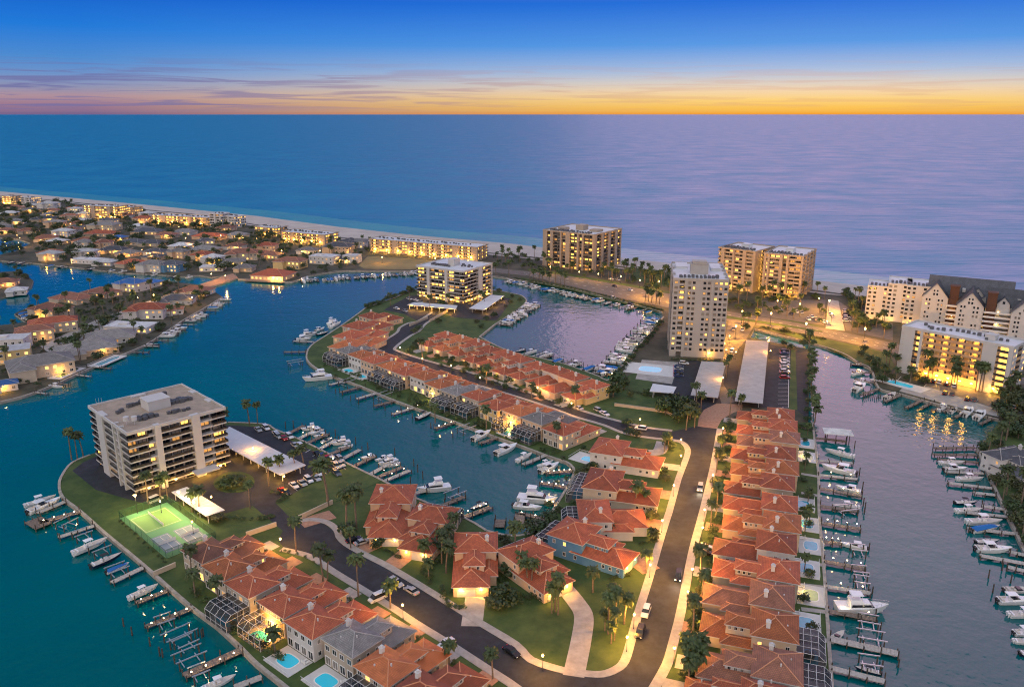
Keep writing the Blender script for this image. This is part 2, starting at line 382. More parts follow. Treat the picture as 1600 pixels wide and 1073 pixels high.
L1 = [(-200, 660), (0, 628), (75, 605), (130, 580), (187, 556), (225, 540), (250, 525), (287, 500), (322, 480), (348, 464), (330, 452), (315, 445), (250, 438), (200, 441), (150, 450), (88, 466), (40, 482), (22, 490), (40, 503), (0, 508), (-100, 515), (-200, 540)]
land('finger_island_ground', L1, m_yard)
land('small_island_ground', [(-80, 425), (0, 425), (30, 423), (52, 438), (49, 448), (25, 458), (0, 465), (-80, 480)], m_yard)
FRONT = [(140, 710), (112, 722), (97, 740), (91, 757), (97, 777), (125, 799), (163, 833), (221, 881), (265, 920), (300, 950), (338, 978), (377, 1014), (400, 1037), (445, 1073), (540, 1150), (1310, 1150), (1302, 1073), (1295, 973), (1288, 876), (1281, 800), (1280, 740), (1272, 670), (1271, 660), (1100, 655),
         (940, 589), (910, 578), (875, 566), (830, 556), (790, 546), (750, 526), (775, 506), (800, 490), (822, 473), (819, 464), (805, 459), (757, 452), (652, 452), (617, 465), (572, 480), (545, 500), (512, 522), (485, 540), (478, 556), (482, 566), (495, 576), (520, 588), (562, 603), (617, 626), (707, 658), (775, 683), (812, 696), (855, 712), (885, 722), (895, 731), (895, 741), (882, 766), (860, 800), (838, 828), (800, 836), (761, 828), (726, 808), (650, 777), (597, 749), (555, 729), (510, 706), (465, 684), (430, 670), (415, 662), (357, 659), (230, 678)]
land('peninsula_ground', FRONT, m_grass, .012)
land('causeway', [(312, 444), (322, 450), (372, 434), (364, 427)], m_paver, .03)
# --- seawalls: each shore its own wall with a cap
def seawall(px, label, closed=False, side=1, w=.7):
    P = GL(px); P = smooth(P, 3)
    mb = MB(); mb.ribbon(P, -.15, w, -3.6, .16)
    o = build(mb, 'seawall', m_wallc); tag(o, label, 'seawall'); return P
def fr(a, b): return FRONT[FRONT.index(a):FRONT.index(b) + 1]
seawall(fr((140, 710), (540, 1150)), 'long concrete seawall in the left foreground curving round the white condominium')
seawall(fr((1310, 1150), (1271, 660))[::1], 'straight concrete seawall behind the orange roofed row along the right canal')
seawall(fr((940, 589), (750, 526)), 'concrete seawall behind the middle row facing the purple basin')
seawall(fr((750, 526), (572, 480)), 'concrete seawall round the point with the mid-distance white condominium')
seawall(fr((572, 480), (895, 731)), 'concrete seawall along the middle peninsula houses with many docks')
seawall(fr((895, 731), (761, 828)), 'concrete seawall at the blind end of the turquoise channel')
seawall(fr((761, 828), (357, 659)), 'concrete seawall by the car park and boat slips of the left condominium')
def br(a, b): return BAR[BAR.index(a):BAR.index(b) + 1]
seawall(br((372, 436), (1034, 488)), 'far concrete seawall below the beach road with moored boats')
seawall(br((1036, 495), (940, 590)), 'concrete seawall beside the lit slips below the tall tower')
seawall(br((1178, 514), (1560, 655)), 'concrete seawall in front of the yellow lit walkway building')
seawall(br((1526, 700), (1690, 1073)), 'concrete seawall along the green bank at the right edge')
seawall(L1[:10], 'concrete seawall along the near side of the left residential island')
# --- paved sheets
ZR = .03
def sheet(name, px, material, z, sm=0, zz=0):
    P = GL(px)
    if sm: P = smooth(P, sm, True)
    mb = MB(); mb.prism(P, z - .35, z, 0); return struct(build(mb, name, material))
left_edge = [(1051, 800), (1039, 838), (1021, 902), (1004, 958), (993, 1001), (983, 1034), (968, 1049), (942, 1058), (907, 1056), (876, 1051), (825, 1034), (800, 1009), (746, 976), (665, 925), (604, 888), (563, 867), (537, 852), (525, 840), (521, 829), (507, 818), (484, 814), (462, 818), (442, 829), (434, 843), (443, 855), (466, 860), (484, 865), (502, 874), (527, 891), (578, 922), (621, 948), (654, 970), (705, 1001), (756, 1034), (800, 1062), (850, 1095), (920, 1118), (985, 1108)]
right_edge = [(1120, 669), (1110, 725), (1092, 800), (1075, 863), (1057, 952), (1044, 1003), (1034, 1036), (1013, 1073), (985, 1108)]
up_left = [(1050, 686), (1064, 688), (1074, 694), (1079, 703), (1077, 716), (1065, 748), (1051, 800)]
lower2 = [(1050, 686), (1012, 682), (975, 675), (945, 663), (900, 650), (862, 636), (800, 616), (725, 594), (660, 572), (624, 560), (600, 550), (589, 545), (599, 535), (622, 520), (627, 512), (640, 505), (655, 502), (677, 488), (691, 481)]
upper2 = [(1090, 665), (1050, 674), (1010, 669), (975, 661), (940, 652), (907, 642), (857, 625), (800, 605), (725, 580), (665, 564), (620, 549), (616, 542), (640, 524), (653, 517), (664, 505), (689, 490), (700, 484)]
road = GL(left_edge + right_edge[::-1][1:] + upper2 + lower2[::-1] + up_left[1:-1])
mb = MB(); mb.prism(road, None, ZR, 0); struct(build(mb, 'road', m_asph))
def pavement(name, px, a, b, z=.13, sm=3, material=None):
    mb = MB(); mb.ribbon(smooth(GL(px), sm), a, b, -.3, z); return struct(build(mb, name, material or m_conc))
pavement('pavement', left_edge[:22], .02, -2.1); pavement('pavement', left_edge[24:-1], .02, -2.1)
pavement('pavement', right_edge[:-1], .02, 2.3)
pavement('pavement', up_left, .02, -2.1)
pavement('pavement', lower2[:-1], .02, 1.7); pavement('pavement', upper2[1:-1], .02, -1.7)
sheet('plaza_pavement', [(1090, 666), (1120, 669.5), (1128, 655), (1145, 645), (1160, 640), (1160, 632), (1120, 630), (1100, 640), (1092, 652)], m_paver, .05)
# condominium A: forecourt, car park
sheet('condominium_forecourt', [(462, 818), (442, 829), (395, 790), (350, 802), (300, 780), (240, 790), (195, 778), (150, 765), (113, 735), (130, 722), (200, 690), (357, 664), (415, 668), (560, 740), (545, 750), (430, 785), (445, 800)], m_asph, .026)
sheet('lawn', [(438, 783), (520, 735), (556, 731), (595, 752), (470, 808)], m_grass, .09)
# turning-circle island
sheet('planted_island', [(334, 752), (350, 740), (375, 737), (395, 745), (396, 758), (380, 768), (352, 769), (337, 762)], m_grass, .14, 4)
# peninsula B car park
sheet('car_park', [(690, 482), (655, 503), (630, 490), (600, 484), (640, 462), (770, 460), (800, 468), (782, 494), (776, 501), (735, 498), (705, 495)], m_asph, .022)
# tower D grounds
sheet('car_park', [(1050, 566), (1030, 612), (1078, 622), (1092, 640), (1150, 634), (1245, 640), (1263, 655), (1262, 552), (1166, 528), (1150, 520), (1138, 560)], m_asph, .034)
sheet('lawn', [(975, 590), (1000, 578), (1022, 590), (1018, 600), (1060, 612), (1075, 625), (1085, 640), (1070, 668), (1010, 662), (960, 650), (915, 634), (940, 612)], m_grass, .016)
sheet('verge', [(1236, 545), (1243, 548), (1246, 640), (1232, 640)], m_grass, .15)
sheet('pool_terrace', [(1003, 562), (1060, 566), (1050, 600), (993, 592)], m_drive, .06)
# beach road
sheet('beach_road', [(740, 416), (815, 423), (882, 430), (950, 442), (1052, 460), (1140, 487), (1233, 502), (1308, 517), (1391, 535), (1480, 556), (1700, 610), (1700, 624), (1470, 570), (1391, 550), (1289, 527), (1187, 509), (1130, 500), (1035, 479), (975, 467), (887, 446), (825, 431), (740, 422)], m_asph2, .05)
sheet('road_median', [(1100, 484), (1140, 494), (1233, 508.5), (1285, 517), (1285, 519), (1230, 511), (1135, 497)], m_grass, .12)
sheet('verge', [(815, 433), (887, 448), (975, 470), (1033, 483), (1030, 487), (975, 474), (887, 452), (812, 437)], m_grass, .07)
sheet('lawn', [(1190, 512), (1289, 529), (1391, 552), (1398, 575), (1374, 590), (1362, 574), (1340, 563), (1268, 534)], m_grass, .02)
sheet('lawn', [(1180, 497), (1233, 500), (1290, 511), (1260, 508)], m_grass, .03)
sheet('driveway', [(1140, 494), (1180, 505), (1166, 530), (1138, 565), (1130, 600), (1148, 628), (1128, 632), (1118, 600)], m_asph2, .042)
sheet('driveway', [(1294, 468), (1310, 470), (1320, 517), (1290, 513)], m_drive, .06)
sheet('car_park', [(1180, 470), (1290, 468), (1288, 508), (1190, 494)], m_asph2, .024)
sheet('car_park', [(1310, 470), (1345, 495), (1395, 505), (1395, 532), (1322, 516)], m_asph2, .024)
sheet('car_park', [(1440, 590), (1450, 578), (1520, 598), (1548, 616), (1570, 622), (1640, 628), (1640, 660), (1560, 645), (1450, 612)], m_asph2, .03)
sheet('quay', [(1410, 606), (1450, 604), (1560, 640), (1560, 651), (1500, 637), (1405, 611)], m_drive, .05)
sheet('lawn', [(1600, 640), (1560, 660), (1530, 700), (1540, 722), (1576, 800), (1610, 862), (1720, 1073), (1900, 1000), (1800, 720)], m_grass, .02)
sheet('vacant_lot', [(560, 415), (575, 400), (640, 404), (690, 408), (665, 418), (640, 421), (570, 420)], mat('dry_grass', (.22, .17, .075), .9, var=.2, vs=.05, coord='World'), .02)
sheet('verge', [(825, 419), (882, 427), (950, 438.5), (1052, 456.5), (1140, 483), (1140, 486), (1052, 459.5), (950, 441.5), (882, 429.6), (825, 422.4)], m_grass, .06)
sheet('lawn', [(990, 418), (1062, 428), (1115, 440), (1112, 462), (1060, 452), (985, 436)], m_grass, .02)
# ================================================================ BUILDERS
def hip(rf, rg, x0, x1, y0, y1, z, ov=.5, pitch=.40, fascia=.22):
    """hip roof with uv along its slopes; rf collects faces (+uv), rg the ridge tiles"""
    x0 -= ov; x1 += ov; y0 -= ov; y1 += ov
    w, d = x1 - x0, y1 - y0; r = min(w, d) / 2; zt = z + r * pitch
    if w >= d: A, B = (x0 + r, (y0 + y1) / 2, zt), (x1 - r, (y0 + y1) / 2, zt)
    else: A, B = ((x0 + x1) / 2, y0 + r, zt), ((x0 + x1) / 2, y1 - r, zt)
    c = [(x0, y0, z), (x1, y0, z), (x1, y1, z), (x0, y1, z)]
    if w >= d: fs = [[c[0], c[1], B, A], [c[1], c[2], B], [c[2], c[3], A, B], [c[3], c[0], A]]
    else: fs = [[c[0], c[1], A], [c[1], c[2], B, A], [c[2], c[3], B], [c[3], c[0], A, B]]
    for f in fs: slope(rf, f)
    for k in range(4):
        p, q = c[k], c[(k + 1) % 4]
        rf.face([(p[0], p[1], z - fascia), (q[0], q[1], z - fascia), q, p], 1); rf.uv += [(0, 0)] * 4
    rf.face([(p[0], p[1], z - fascia) for p in c][::-1], 1); rf.uv += [(0, 0)] * 4
    if w >= d: hips = [(c[0], A), (c[3], A), (c[1], B), (c[2], B), (A, B)]
    else: hips = [(c[0], A), (c[1], A), (c[2], B), (c[3], B), (A, B)]
    for p, q in hips:
        if (Vector(p) - Vector(q)).length > .2: rg.tube(p, q, .13, n=4, cap=False)
    return zt
def slope(rf, f):
    a = Vector(f[0]); e = (Vector(f[1]) - a).normalized(); nn = e.cross(Vector(f[-1]) - a).normalized(); up = nn.cross(e)
    rf.face(f, 0)
    for p in f: d = Vector(p) - a; rf.uv.append((d.dot(e), d.dot(up)))
def roofmesh(rf, name, mats):
    me = rf.mesh(name, mats); ul = me.uv_layers.new(name='UVMap')
    ul.data.foreach_set('uv', [c for p in rf.uv for c in p]); return me
UNIT = {}
def window_mesh(kind):
    """unit window: 1 x 1, outer face at y = 0 (looks to -y); frame + recessed pane"""
    if kind in UNIT: return UNIT[kind]
    mb = MB(); t = .09
    mb.box(-.5, .5, -.05, .03, -.5, -.5 + t, 0); mb.box(-.5, .5, -.05, .03, .5 - t, .5, 0)
    mb.box(-.5, -.5 + t, -.05, .03, -.5 + t, .5 - t, 0); mb.box(.5 - t, .5, -.05, .03, -.5 + t, .5 - t, 0)
    mb.box(-.025, .025, -.045, .03, -.5 + t, .5 - t, 0)
    mb.face([(-.5 + t, -.01, -.5 + t), (.5 - t, -.01, -.5 + t), (.5 - t, -.01, .5 - t), (-.5 + t, -.01, .5 - t)], 1)
    g = {'dark': m_glass, 'lit': m_lit, 'dim': m_dim, 'curt': m_curt}[kind.split('_')[0]]
    fr = m_dark if kind.endswith('_d') else m_white
    UNIT[kind] = mb.mesh('window', [fr, g]); return UNIT[kind]
def win(parent, x, y, z, w, h, face, kind='dark', name='window', suffix=''):
    """face: rotation about z of the outward normal; 0 = -y"""
    return obj(name, window_mesh(kind + suffix), parent, (x, y, z), face, (w, 1, h))
def lit(p): 
    r = rnd(); return 'lit' if r < p else ('dim' if r < p * 1.7 else ('curt' if r > .78 else 'dark'))
ROOFS = {'r': (t_red, m_ridge), 'o': (t_org, m_ridge), 'b': (t_brn, m_ridge), 'g': (t_gry, m_ridgeg), 's': (t_dgr, m_ridgeg), 'u': (t_blu, m_ridgeg), 'w': (t_wht, m_ridgeg)}
RN = {'r': 'terracotta tiled', 'o': 'bright orange tiled', 'b': 'brown tiled', 'g': 'grey tiled', 's': 'dark slate', 'u': 'blue', 'w': 'pale'}
WALLS = {'c': m_cream, 'p': m_peach, 't': m_tan, 'w': m_whst, 'u': m_blue, 'y': m_yel}
WN = {'c': 'cream', 'p': 'peach', 't': 'tan', 'w': 'white', 'u': 'blue', 'y': 'yellow'}
def chimney(parent, x, y, z):
    mb = MB(); mb.box(x - .45, x + .45, y - .45, y + .45, z - 1.6, z + 1.2, 0); mb.box(x - .58, x + .58, y - .58, y + .58, z + 1.2, z + 1.36, 0)
    mb.box(x - .3, x + .3, y - .3, y + .3, z + 1.36, z + 1.75, 0); build(mb, 'chimney', m_whst, parent)
def townhouse(loc, rz, w=11.8, d=21, roof='r', wall='c', mirror=False, p_lit=.15, cage=False, name='townhouse', clere=True, garage=True, h2=6.3):
    """local: street front at -y, water side at +y. Rear two-storey block, clerestory block, low garage wing"""
    t = empty(name, (loc[0], loc[1], 0), rz); s = -1 if mirror else 1
    ym = d * .04; hw = w / 2; h1 = 3.1
    W_ = MB(); rf = MB(); rf.uv = []; rg = MB()
    W_.box(-hw, hw, ym, d / 2, -.2, h2)
    hip(rf, rg, -hw, hw, ym, d / 2, h2, pitch=.42)
    gx0, gx1 = sorted((-hw * s, hw * .62 * s))
    W_.box(gx0 + .04, gx1, -d / 2, ym - .03, -.2, h1)
    hip(rf, rg, gx0 + .04, gx1, -d / 2, ym + 3.2, h1, pitch=.42)
    W_.box(min(gx1, hw * s) if s > 0 else -hw + .03, hw - .03 if s > 0 else max(gx0, -hw), -d * .27, ym - .02, -.2, h1 + .02)
    hip(rf, rg, hw * .3 if s > 0 else -hw + .03, hw - .03 if s > 0 else -hw * .3, -d * .27, ym + 2, h1 + .03, pitch=.4)
    if clere:
        cx0, cx1 = -hw * .52, hw * .42
        if s < 0: cx0, cx1 = -cx1, -cx0
        W_.box(cx0, cx1, -d * .24, ym + .5, h1 - .5, h2 - .55)
        hip(rf, rg, cx0, cx1, -d * .24, ym + 2.6, h2 - .55, ov=.4, pitch=.36)
        for k in range(3):
            yy = -d * .24 + .9 + k * 1.35
            for sx, xx in ((-PI / 2, cx0), (PI / 2, cx1)): win(t, xx, yy, h2 - 1.35, .75, 1.05, sx, lit(p_lit * .5))
        for k in range(2): win(t, cx0 + (cx1 - cx0) * (.3 + .4 * k), -d * .24, h2 - 1.35, .8, 1.05, 0, lit(p_lit))
    build(W_, 'wall', WALLS[wall], t)
    obj('roof', roofmesh(rf, 'roof', [ROOFS[roof][0], m_whst]), t); build(rg, 'ridge_tiles', ROOFS[roof][1], t)
    chimney(t, hw * .55 * s, d * .2, h2 + 1.3)
    for x, y, z in ((-hw * .45 * s, d * .3, h2 + 1.6), (hw * .2 * s, d * .40, h2 + .9), (-hw * .5 * s, -d * .36, h1 + .95)): obj('roof_vent', unitbox('roof_vent', m_whst, -.5, .5), t, (x, y, z - .3), 0, (.28, .28, .75))
    # garage door, front door
    g = MB(); gx = (gx0 + gx1) / 2 - 1.2 * s
    g.box(gx - 2.4, gx + 2.4, -d / 2 - .05, -d / 2 + .05, .02, 2.35, 0)
    for k in range(1, 4): g.box(gx - 2.4, gx + 2.4, -d / 2 - .07, -d / 2 - .04, k * .59 - .02, k * .59 + .02, 0)
    build(g, 'garage_door', m_whst if wall != 'w' else m_cream, t)
    # windows
    for fl in (1.6, 4.7):
        for k in range(4):
            xx = -hw + w * (k + .5) / 4
            if fl < 2: win(t, xx, d / 2, 1.35, 1.9, 2.3, PI, lit(p_lit * 1.5))
            else: win(t, xx, d / 2, fl, 1.5, 1.5, PI, lit(p_lit))
        for k in range(3):
            yy = ym + (d / 2 - ym) * (k + .6) / 3.2
            for sx, xx in ((-PI / 2, -hw), (PI / 2, hw)):
                if rnd() < .8: win(t, xx, yy, fl, .95, 1.25, sx, lit(p_lit))
    for k in range(3):
        xx = gx0 + .04 if s > 0 else gx1
        win(t, xx, -d / 2 + 1.6 + k * 2.2, 1.7, .9, 1.1, -PI / 2 if s > 0 else PI / 2, lit(p_lit))
    if cage: enclosure(t, -hw + .4, hw - .4, d / 2 + .05, d / 2 + (cage if cage is not True else 6.5))
    return t
def enclosure(t, x0, x1, y0, y1, h=3.0, hp=4.3, glow=False):
    """screened pool enclosure: mansard frame of white beams with dark screen"""
    e = 1.6; f = MB(); sc = MB(); r = .05
    nx = max(2, round((x1 - x0) / 2.2)); ny = max(2, round((y1 - y0) / 2.2))
    xs = [x0 + (x1 - x0) * k / nx for k in range(nx + 1)]
    prof = [(y1, 0), (y1, h), (y1 - e, hp), (y0, hp)]
    for x in xs:
        for (a, za), (b, zb) in zip(prof, prof[1:]): f.tube((x, a, za), (x, b, zb), r, n=4)
    for (a, za) in prof[1:]: f.tube((x0, a, za), (x1, a, za), r, n=4)
    for k in range(1, ny):
        y = y0 + (y1 - e - y0) * k / ny; f.tube((x0, y, hp), (x1, y, hp), r, n=4)
        for x in (x0, x1): f.tube((x, y, 0), (x, y, hp), r, n=4)
    for x in (x0, x1): f.tube((x, y0, h), (x, y1, h), r, n=4)
    f.tube((x0, y1, 1.1), (x1, y1, 1.1), r, n=4)
    for (a, za), (b, zb) in zip(prof, prof[1:]): sc.face([(x0, a, za), (x1, a, za), (x1, b, zb), (x0, b, zb)])
    for x in (x0, x1): sc.face([(x, y0, 0), (x, y1, 0), (x, y1, h), (x, y1 - e, hp), (x, y0, hp)])
    fo = build(f, 'screen_enclosure', m_white, t); build(sc, 'screen', m_screen, fo)
    pd = MB(); pd.box(x0, x1, y0, y1, -.2, .1, 0); build(pd, 'patio', m_drive, t)
    pw = MB(); cx, cy = (x0 + x1) / 2, (y0 + y1) / 2 + .3; a, b = (x1 - x0) * .33, (y1 - y0) * .26
    pw.prism([Vector((cx + a * math.copysign(abs(math.cos(k * PI / 10)) ** .6, math.cos(k * PI / 10)), cy + b * math.copysign(abs(math.sin(k * PI / 10)) ** .6, math.sin(k * PI / 10)))) for k in range(20)], .05, .125, 0)
    build(pw, 'pool', m_pool, t)
    if glow:
        lamp('patio_light', (cx, y0 + 1.2, 2.4), glow, t)
        lm = MB(); lm.box(cx - .2, cx + .2, y0 + .02, y0 + .3, 2.5, 2.8, 0); build(lm, 'wall_lamp', m_lamp, t)
def simple_house(loc, rz, w, d, roof, wall, floors=1, p_lit=.15, flat=False, name='house', wing=True):
    """villa of the far shores: body, side wing, hip or flat roof, windows"""
    t = empty(name, (loc[0], loc[1], 0), rz); h = 2.9 * floors + .4; hw, hd = w / 2, d / 2
    W_ = MB(); rf = MB(); rf.uv = []; rg = MB()
    W_.box(-hw, hw, -hd, hd, -.2, h)
    if flat:
        W_.box(-hw - .15, hw + .15, -hd - .15, hd + .15, h + .002, h + .35); rf.face([(-hw, -hd, h + .36), (hw, -hd, h + .36), (hw, hd, h + .36), (-hw, hd, h + .36)]); rf.uv += [(0, 0), (w, 0), (w, d), (0, d)]
        W_.box(-hw * .5, -hw * .1, -hd * .3, hd * .3, h + .37, h + 1.2)
    else: hip(rf, rg, -hw, hw, -hd, hd, h, ov=.7, pitch=.36)
    if wing and not flat:
        a = hw * R(.05, .35); W_.box(-hw + .3, -a, -hd - d * .28, -hd + .2, -.2, h - .12); hip(rf, rg, -hw + .3, -a, -hd - d * .28, 0, h - .12, ov=.6, pitch=.36)
    build(W_, 'wall', WALLS[wall], t); obj('roof', roofmesh(rf, 'roof', [ROOFS[roof][0], m_whst]), t)
    if not flat: build(rg, 'ridge_tiles', ROOFS[roof][1], t)
    for fl in range(floors):
        z = 1.55 + 2.9 * fl; n = max(3, int(w / 3.2))
        for k in range(n):
            xx = -hw + w * (k + .5) / n
            win(t, xx, hd, z, 1.5, 1.4, PI, lit(p_lit))
            if flat or not wing or xx > -hw * .02: win(t, xx, -hd, z, 1.6, 1.5, 0, lit(p_lit * 1.3))
        for k in range(2):
            yy = -hd + d * (k + .5) / 2
            for sx, xx in ((-PI / 2, -hw), (PI / 2, hw)): win(t, xx, yy, z, 1.3, 1.3, sx, lit(p_lit))
    return t
RAIL = {}
def unitbox(name, material, y0=0, y1=1):
    k = (name, material.name)
    if k not in RAIL: RAIL[k] = MB().box(-.5, .5, y0, y1, 0, 1).mesh(name, material)
    return RAIL[k]
def condo(name, c, u_dir, wid, dep, nf, fh, faces, wall, slabm=None, railm=None, z0=0.0, base=3.0, rec=1.5, parapet=.9, p_lit=.2, roofm=None, core=None, rail_h=1.0, slab_t=.28, glass_h=.82, wsuf='_d'):
    """c: ground point of the near-left corner as seen facing face 0; u along face 0; faces: 4 lists of bays (weight, kind)
    kinds: P solid pier, B recessed balcony with glass + rail, W wall with window, N blank wall, L lit open walkway, G glass strip"""
    rz = ang(u_dir); t = empty(name, (c[0], c[1], z0), rz); slabm = slabm or wall; railm = railm or m_dark
    Ht = base + nf * fh
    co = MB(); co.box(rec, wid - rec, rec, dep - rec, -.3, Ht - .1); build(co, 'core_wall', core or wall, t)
    for k in range(nf + 1):
        z = base + k * fh
        sl = MB(); sl.box(0, wid, 0, dep, z - slab_t, z); build(sl, 'roof_slab' if k == nf else 'floor_slab', slabm, t)
    if parapet:
        pp = MB(); P = [Vector((0, 0)), Vector((wid, 0)), Vector((wid, dep)), Vector((0, dep))]
        pp.ribbon(P, -.12, .25, Ht - slab_t - .02, Ht + parapet, closed=True); build(pp, 'parapet', wall, t)
    rs = MB(); rs.box(.25, wid - .25, .25, dep - .25, Ht + .001, Ht + .06); build(rs, 'roof_deck', roofm or m_conc, t)
    fr = [((0, 0), 0, wid), ((wid, 0), PI / 2, dep), ((wid, dep), PI, wid), ((0, dep), -PI / 2, dep)]
    for fi, bays in enumerate(faces):
        if not bays: continue
        (ox, oy), a, Lf = fr[fi]; ca, sa = math.cos(a), math.sin(a)
        def T(s_, n_, z): return (ox + ca * s_ - sa * n_, oy + sa * s_ + ca * n_, z)   # n_ inwards
        tot = sum(b[0] for b in bays); s0 = 0.0
        for wgt, kind in bays:
            bw = wgt / tot * Lf; mid = s0 + bw / 2
            if kind in 'PWN':
                pr = {'P': -.45, 'W': -.02, 'N': -.04}[kind]
                o = obj('pier' if kind == 'P' else 'facade_wall', unitbox('pier', wall), t, T(mid, pr, -.3), a, (bw, rec - pr + .05, Ht + .3 + (parapet * .8 if kind == 'P' else -.05)))
                if kind == 'W':
                    nw = max(1, int(bw / 2.1))
                    for k in range(nf):
                        for q in range(nw): 
                            x, y, z = T(s0 + bw * (q + .5) / nw, pr - .02, base + k * fh + fh * .52)
                            win(t, x, y, z, min(1.5, bw / nw * .62), fh * .48, a, lit(p_lit), suffix=wsuf)
            elif kind in 'BG':
                ng = max(1, round(bw / 3.4)); 
                for k in range(nf):
                    for q in range(ng):
                        x, y, z = T(s0 + bw * (q + .5) / ng, rec - .04, base + k * fh + (fh - slab_t) * .5)
                        win(t, x, y, z, bw / ng * .86, (fh - slab_t) * glass_h, a, lit(p_lit), suffix=wsuf)
                    if kind == 'B': obj('balcony_rail', unitbox('balcony_rail', railm, 0, .08), t, T(mid, .05, base + k * fh + .003), a, (bw * .985, 1, rail_h))
                if base > 2: 
                    for q in range(ng):
                        x, y, z = T(s0 + bw * (q + .5) / ng, rec - .04, base * .47); win(t, x, y, z, bw / ng * .8, base * .7, a, lit(p_lit * 1.6), suffix=wsuf)
            elif kind == 'L':
                nl = max(1, round(bw / 7.0))
                for k in range(nf):
                    obj('walkway_parapet', unitbox('walkway_parapet', slabm, 0, .12), t, T(mid, .03, base + k * fh + .003), a, (bw * .99, 1, 1.05))
                    for q in range(nl):
                        x, y, z = T(s0 + bw * (q + .5) / nl, rec * .55, base + (k + 1) * fh - slab_t - .03)
                        obj('walkway_lamp', LAMPM(), t, (x, y, z), a)
                    for q in range(nl * 2):
                        x, y, z = T(s0 + bw * (q + .5) / nl / 2, rec - .03, base + k * fh + 1.12); win(t, x, y, z, 1.0, 2.1, a, 'dark', name='door', suffix=wsuf)
                # open ground floor lit as well
                for q in range(nl):
                    x, y, z = T(s0 + bw * (q + .5) / nl, rec * .5, base - slab_t - .03); obj('walkway_lamp', LAMPM(), t, (x, y, z), a)
            s0 += bw
    return t
def LAMPM():
    if 'lampbox' not in UNIT: UNIT['lampbox'] = MB().box(-.45, .45, -.2, .2, -.14, 0).mesh('walkway_lamp', m_lampc)
    return UNIT['lampbox']
m_lampc = mat('corridor_lamp_glow', (1, .8, .5), .4, emit=(1.0, .52, .09), es=75)
def rooftop(t, boxes, material=None, name='roof_housing'):
    for (x0, x1, y0, y1, z0, z1) in boxes: build(MB().box(x0, x1, y0, y1, z0, z1).box(x0 - .15, x1 + .15, y0 - .15, y1 + .15, z1, z1 + .15), name, material or m_whst, t)
ACM = None
def acs(t, pts, z):
    global ACM
    if ACM is None:
        a = MB(); a.box(-.55, .55, -.55, .55, 0, .9); a.tube((0, 0, .9), (0, 0, 1.0), .42, n=8); ACM = a.mesh('air_conditioner', mat('ac_metal', (.10, .10, .11), .5))
    for x, y in pts: obj('air_conditioner', ACM, t, (x, y, z), R(0, .3), R(.9, 1.5))
# ---------------------------------------------------------------- vegetation
def palm_meshes(seed, tall):
    random.seed(seed); tr = MB(); cr = MB()
    lean = Vector((R(-.5, .5), R(-.5, .5), 0)); pts = [Vector((0, 0, -.2)) + lean * (k / 4) ** 2 + Vector((0, 0, (tall + .2) * k / 4)) for k in range(5)]
    for k in range(4): tr.tube(pts[k], pts[k + 1], .20 - .015 * k, .19 - .015 * k, n=6, cap=k == 3)
    top = pts[-1]
    for k in range(34):
        az = k * 2.399 + R(-.2, .2); el0 = R(-.5, 1.25) if k > 6 else R(1.0, 1.45)
        L = R(1.7, 2.5); d = Vector((math.cos(az), math.sin(az), 0)); sd = Vector((-math.sin(az), math.cos(az), 0))
        p = top.copy(); e = el0; seg = []
        for j in range(4):
            seg.append((p.copy(), e)); p = p + (d * math.cos(e) + Vector((0, 0, 1)) * math.sin(e)) * L / 3.4; e -= R(.35, .6)
        wd = [.10, .42, .50, .10]
        for j in range(3):
            a, b = seg[j][0], seg[j + 1][0]
            for sg in (-1, 1):
                dr = Vector((0, 0, -.16 * (j + .6)))
                cr.face([a, b, b + sd * sg * wd[j + 1] * R(.7, 1.2) + dr, a + sd * sg * wd[j] * R(.8, 1.1) + dr * .6])
    return tr.mesh('trunk', m_trunk), cr.mesh('crown', m_palm)
def tree_meshes(seed, m, flat=.8, n=420):
    random.seed(seed); tr = MB(); cr = MB(); tr.tube((0, 0, -.2), (0, 0, .45), .055, .04, n=6, cap=False)
    lobes = []
    for k in range(9):
        a = k * 2.399; r = R(.12, .62); lobes.append((Vector((math.cos(a) * r, math.sin(a) * r, .55 + R(-.12, .30) * flat + (.25 if r < .3 else 0))), R(.26, .44)))
    for c, r in lobes[:5]: tr.tube((0, 0, .3), tuple(c), .03, .012, n=4, cap=False)
    for k in range(n):
        c, r = lobes[k % 9]
        v = Vector((random.gauss(0, 1), random.gauss(0, 1), random.gauss(0, 1))).normalized() * r * R(.55, 1.08); v.z *= flat
        p = c + v
        if p.z < .12: p.z = .12 + rnd() * .1
        s = R(.05, .10); a = Vector((random.gauss(0, 1), random.gauss(0, 1), random.gauss(0, .6))).normalized(); b = a.cross(v.normalized() + Vector((0, 0, .4))).normalized()
        cr.face([p - a * s - b * s * .7, p + a * s - b * s * .5, p + a * s * .7 + b * s, p - a * s * .8 + b * s * .8])
    return tr.mesh('trunk', m_trunk), cr.mesh('crown', m)
PALMS = [palm_meshes(30 + k, h) for k, h in enumerate((5.2, 6.4, 7.6, 8.8))]
TREES = [tree_meshes(50 + k, m_leaf) for k in range(3)] + [tree_meshes(60 + k, m_leaf2) for k in range(2)]
SHRUBS = [tree_meshes(70 + k, m_hedge, .7, 200) for k in range(3)]
random.seed(11)
BLOCK = []     # footprints of buildings: (centre, radius)
def palm(p, zone, text='fan palm', sc=None, key=None):
    tr, cr = random.choice(PALMS); s = (sc or R(.85, 1.15)) * 1.15; t = empty('palm_tree', (p[0], p[1], 0), R(0, 6.28), s)
    obj('trunk', tr, t); obj('crown', cr, t); return later(t, zone, key if key is not None else p[0], text, 'palm', 'palm trees') 
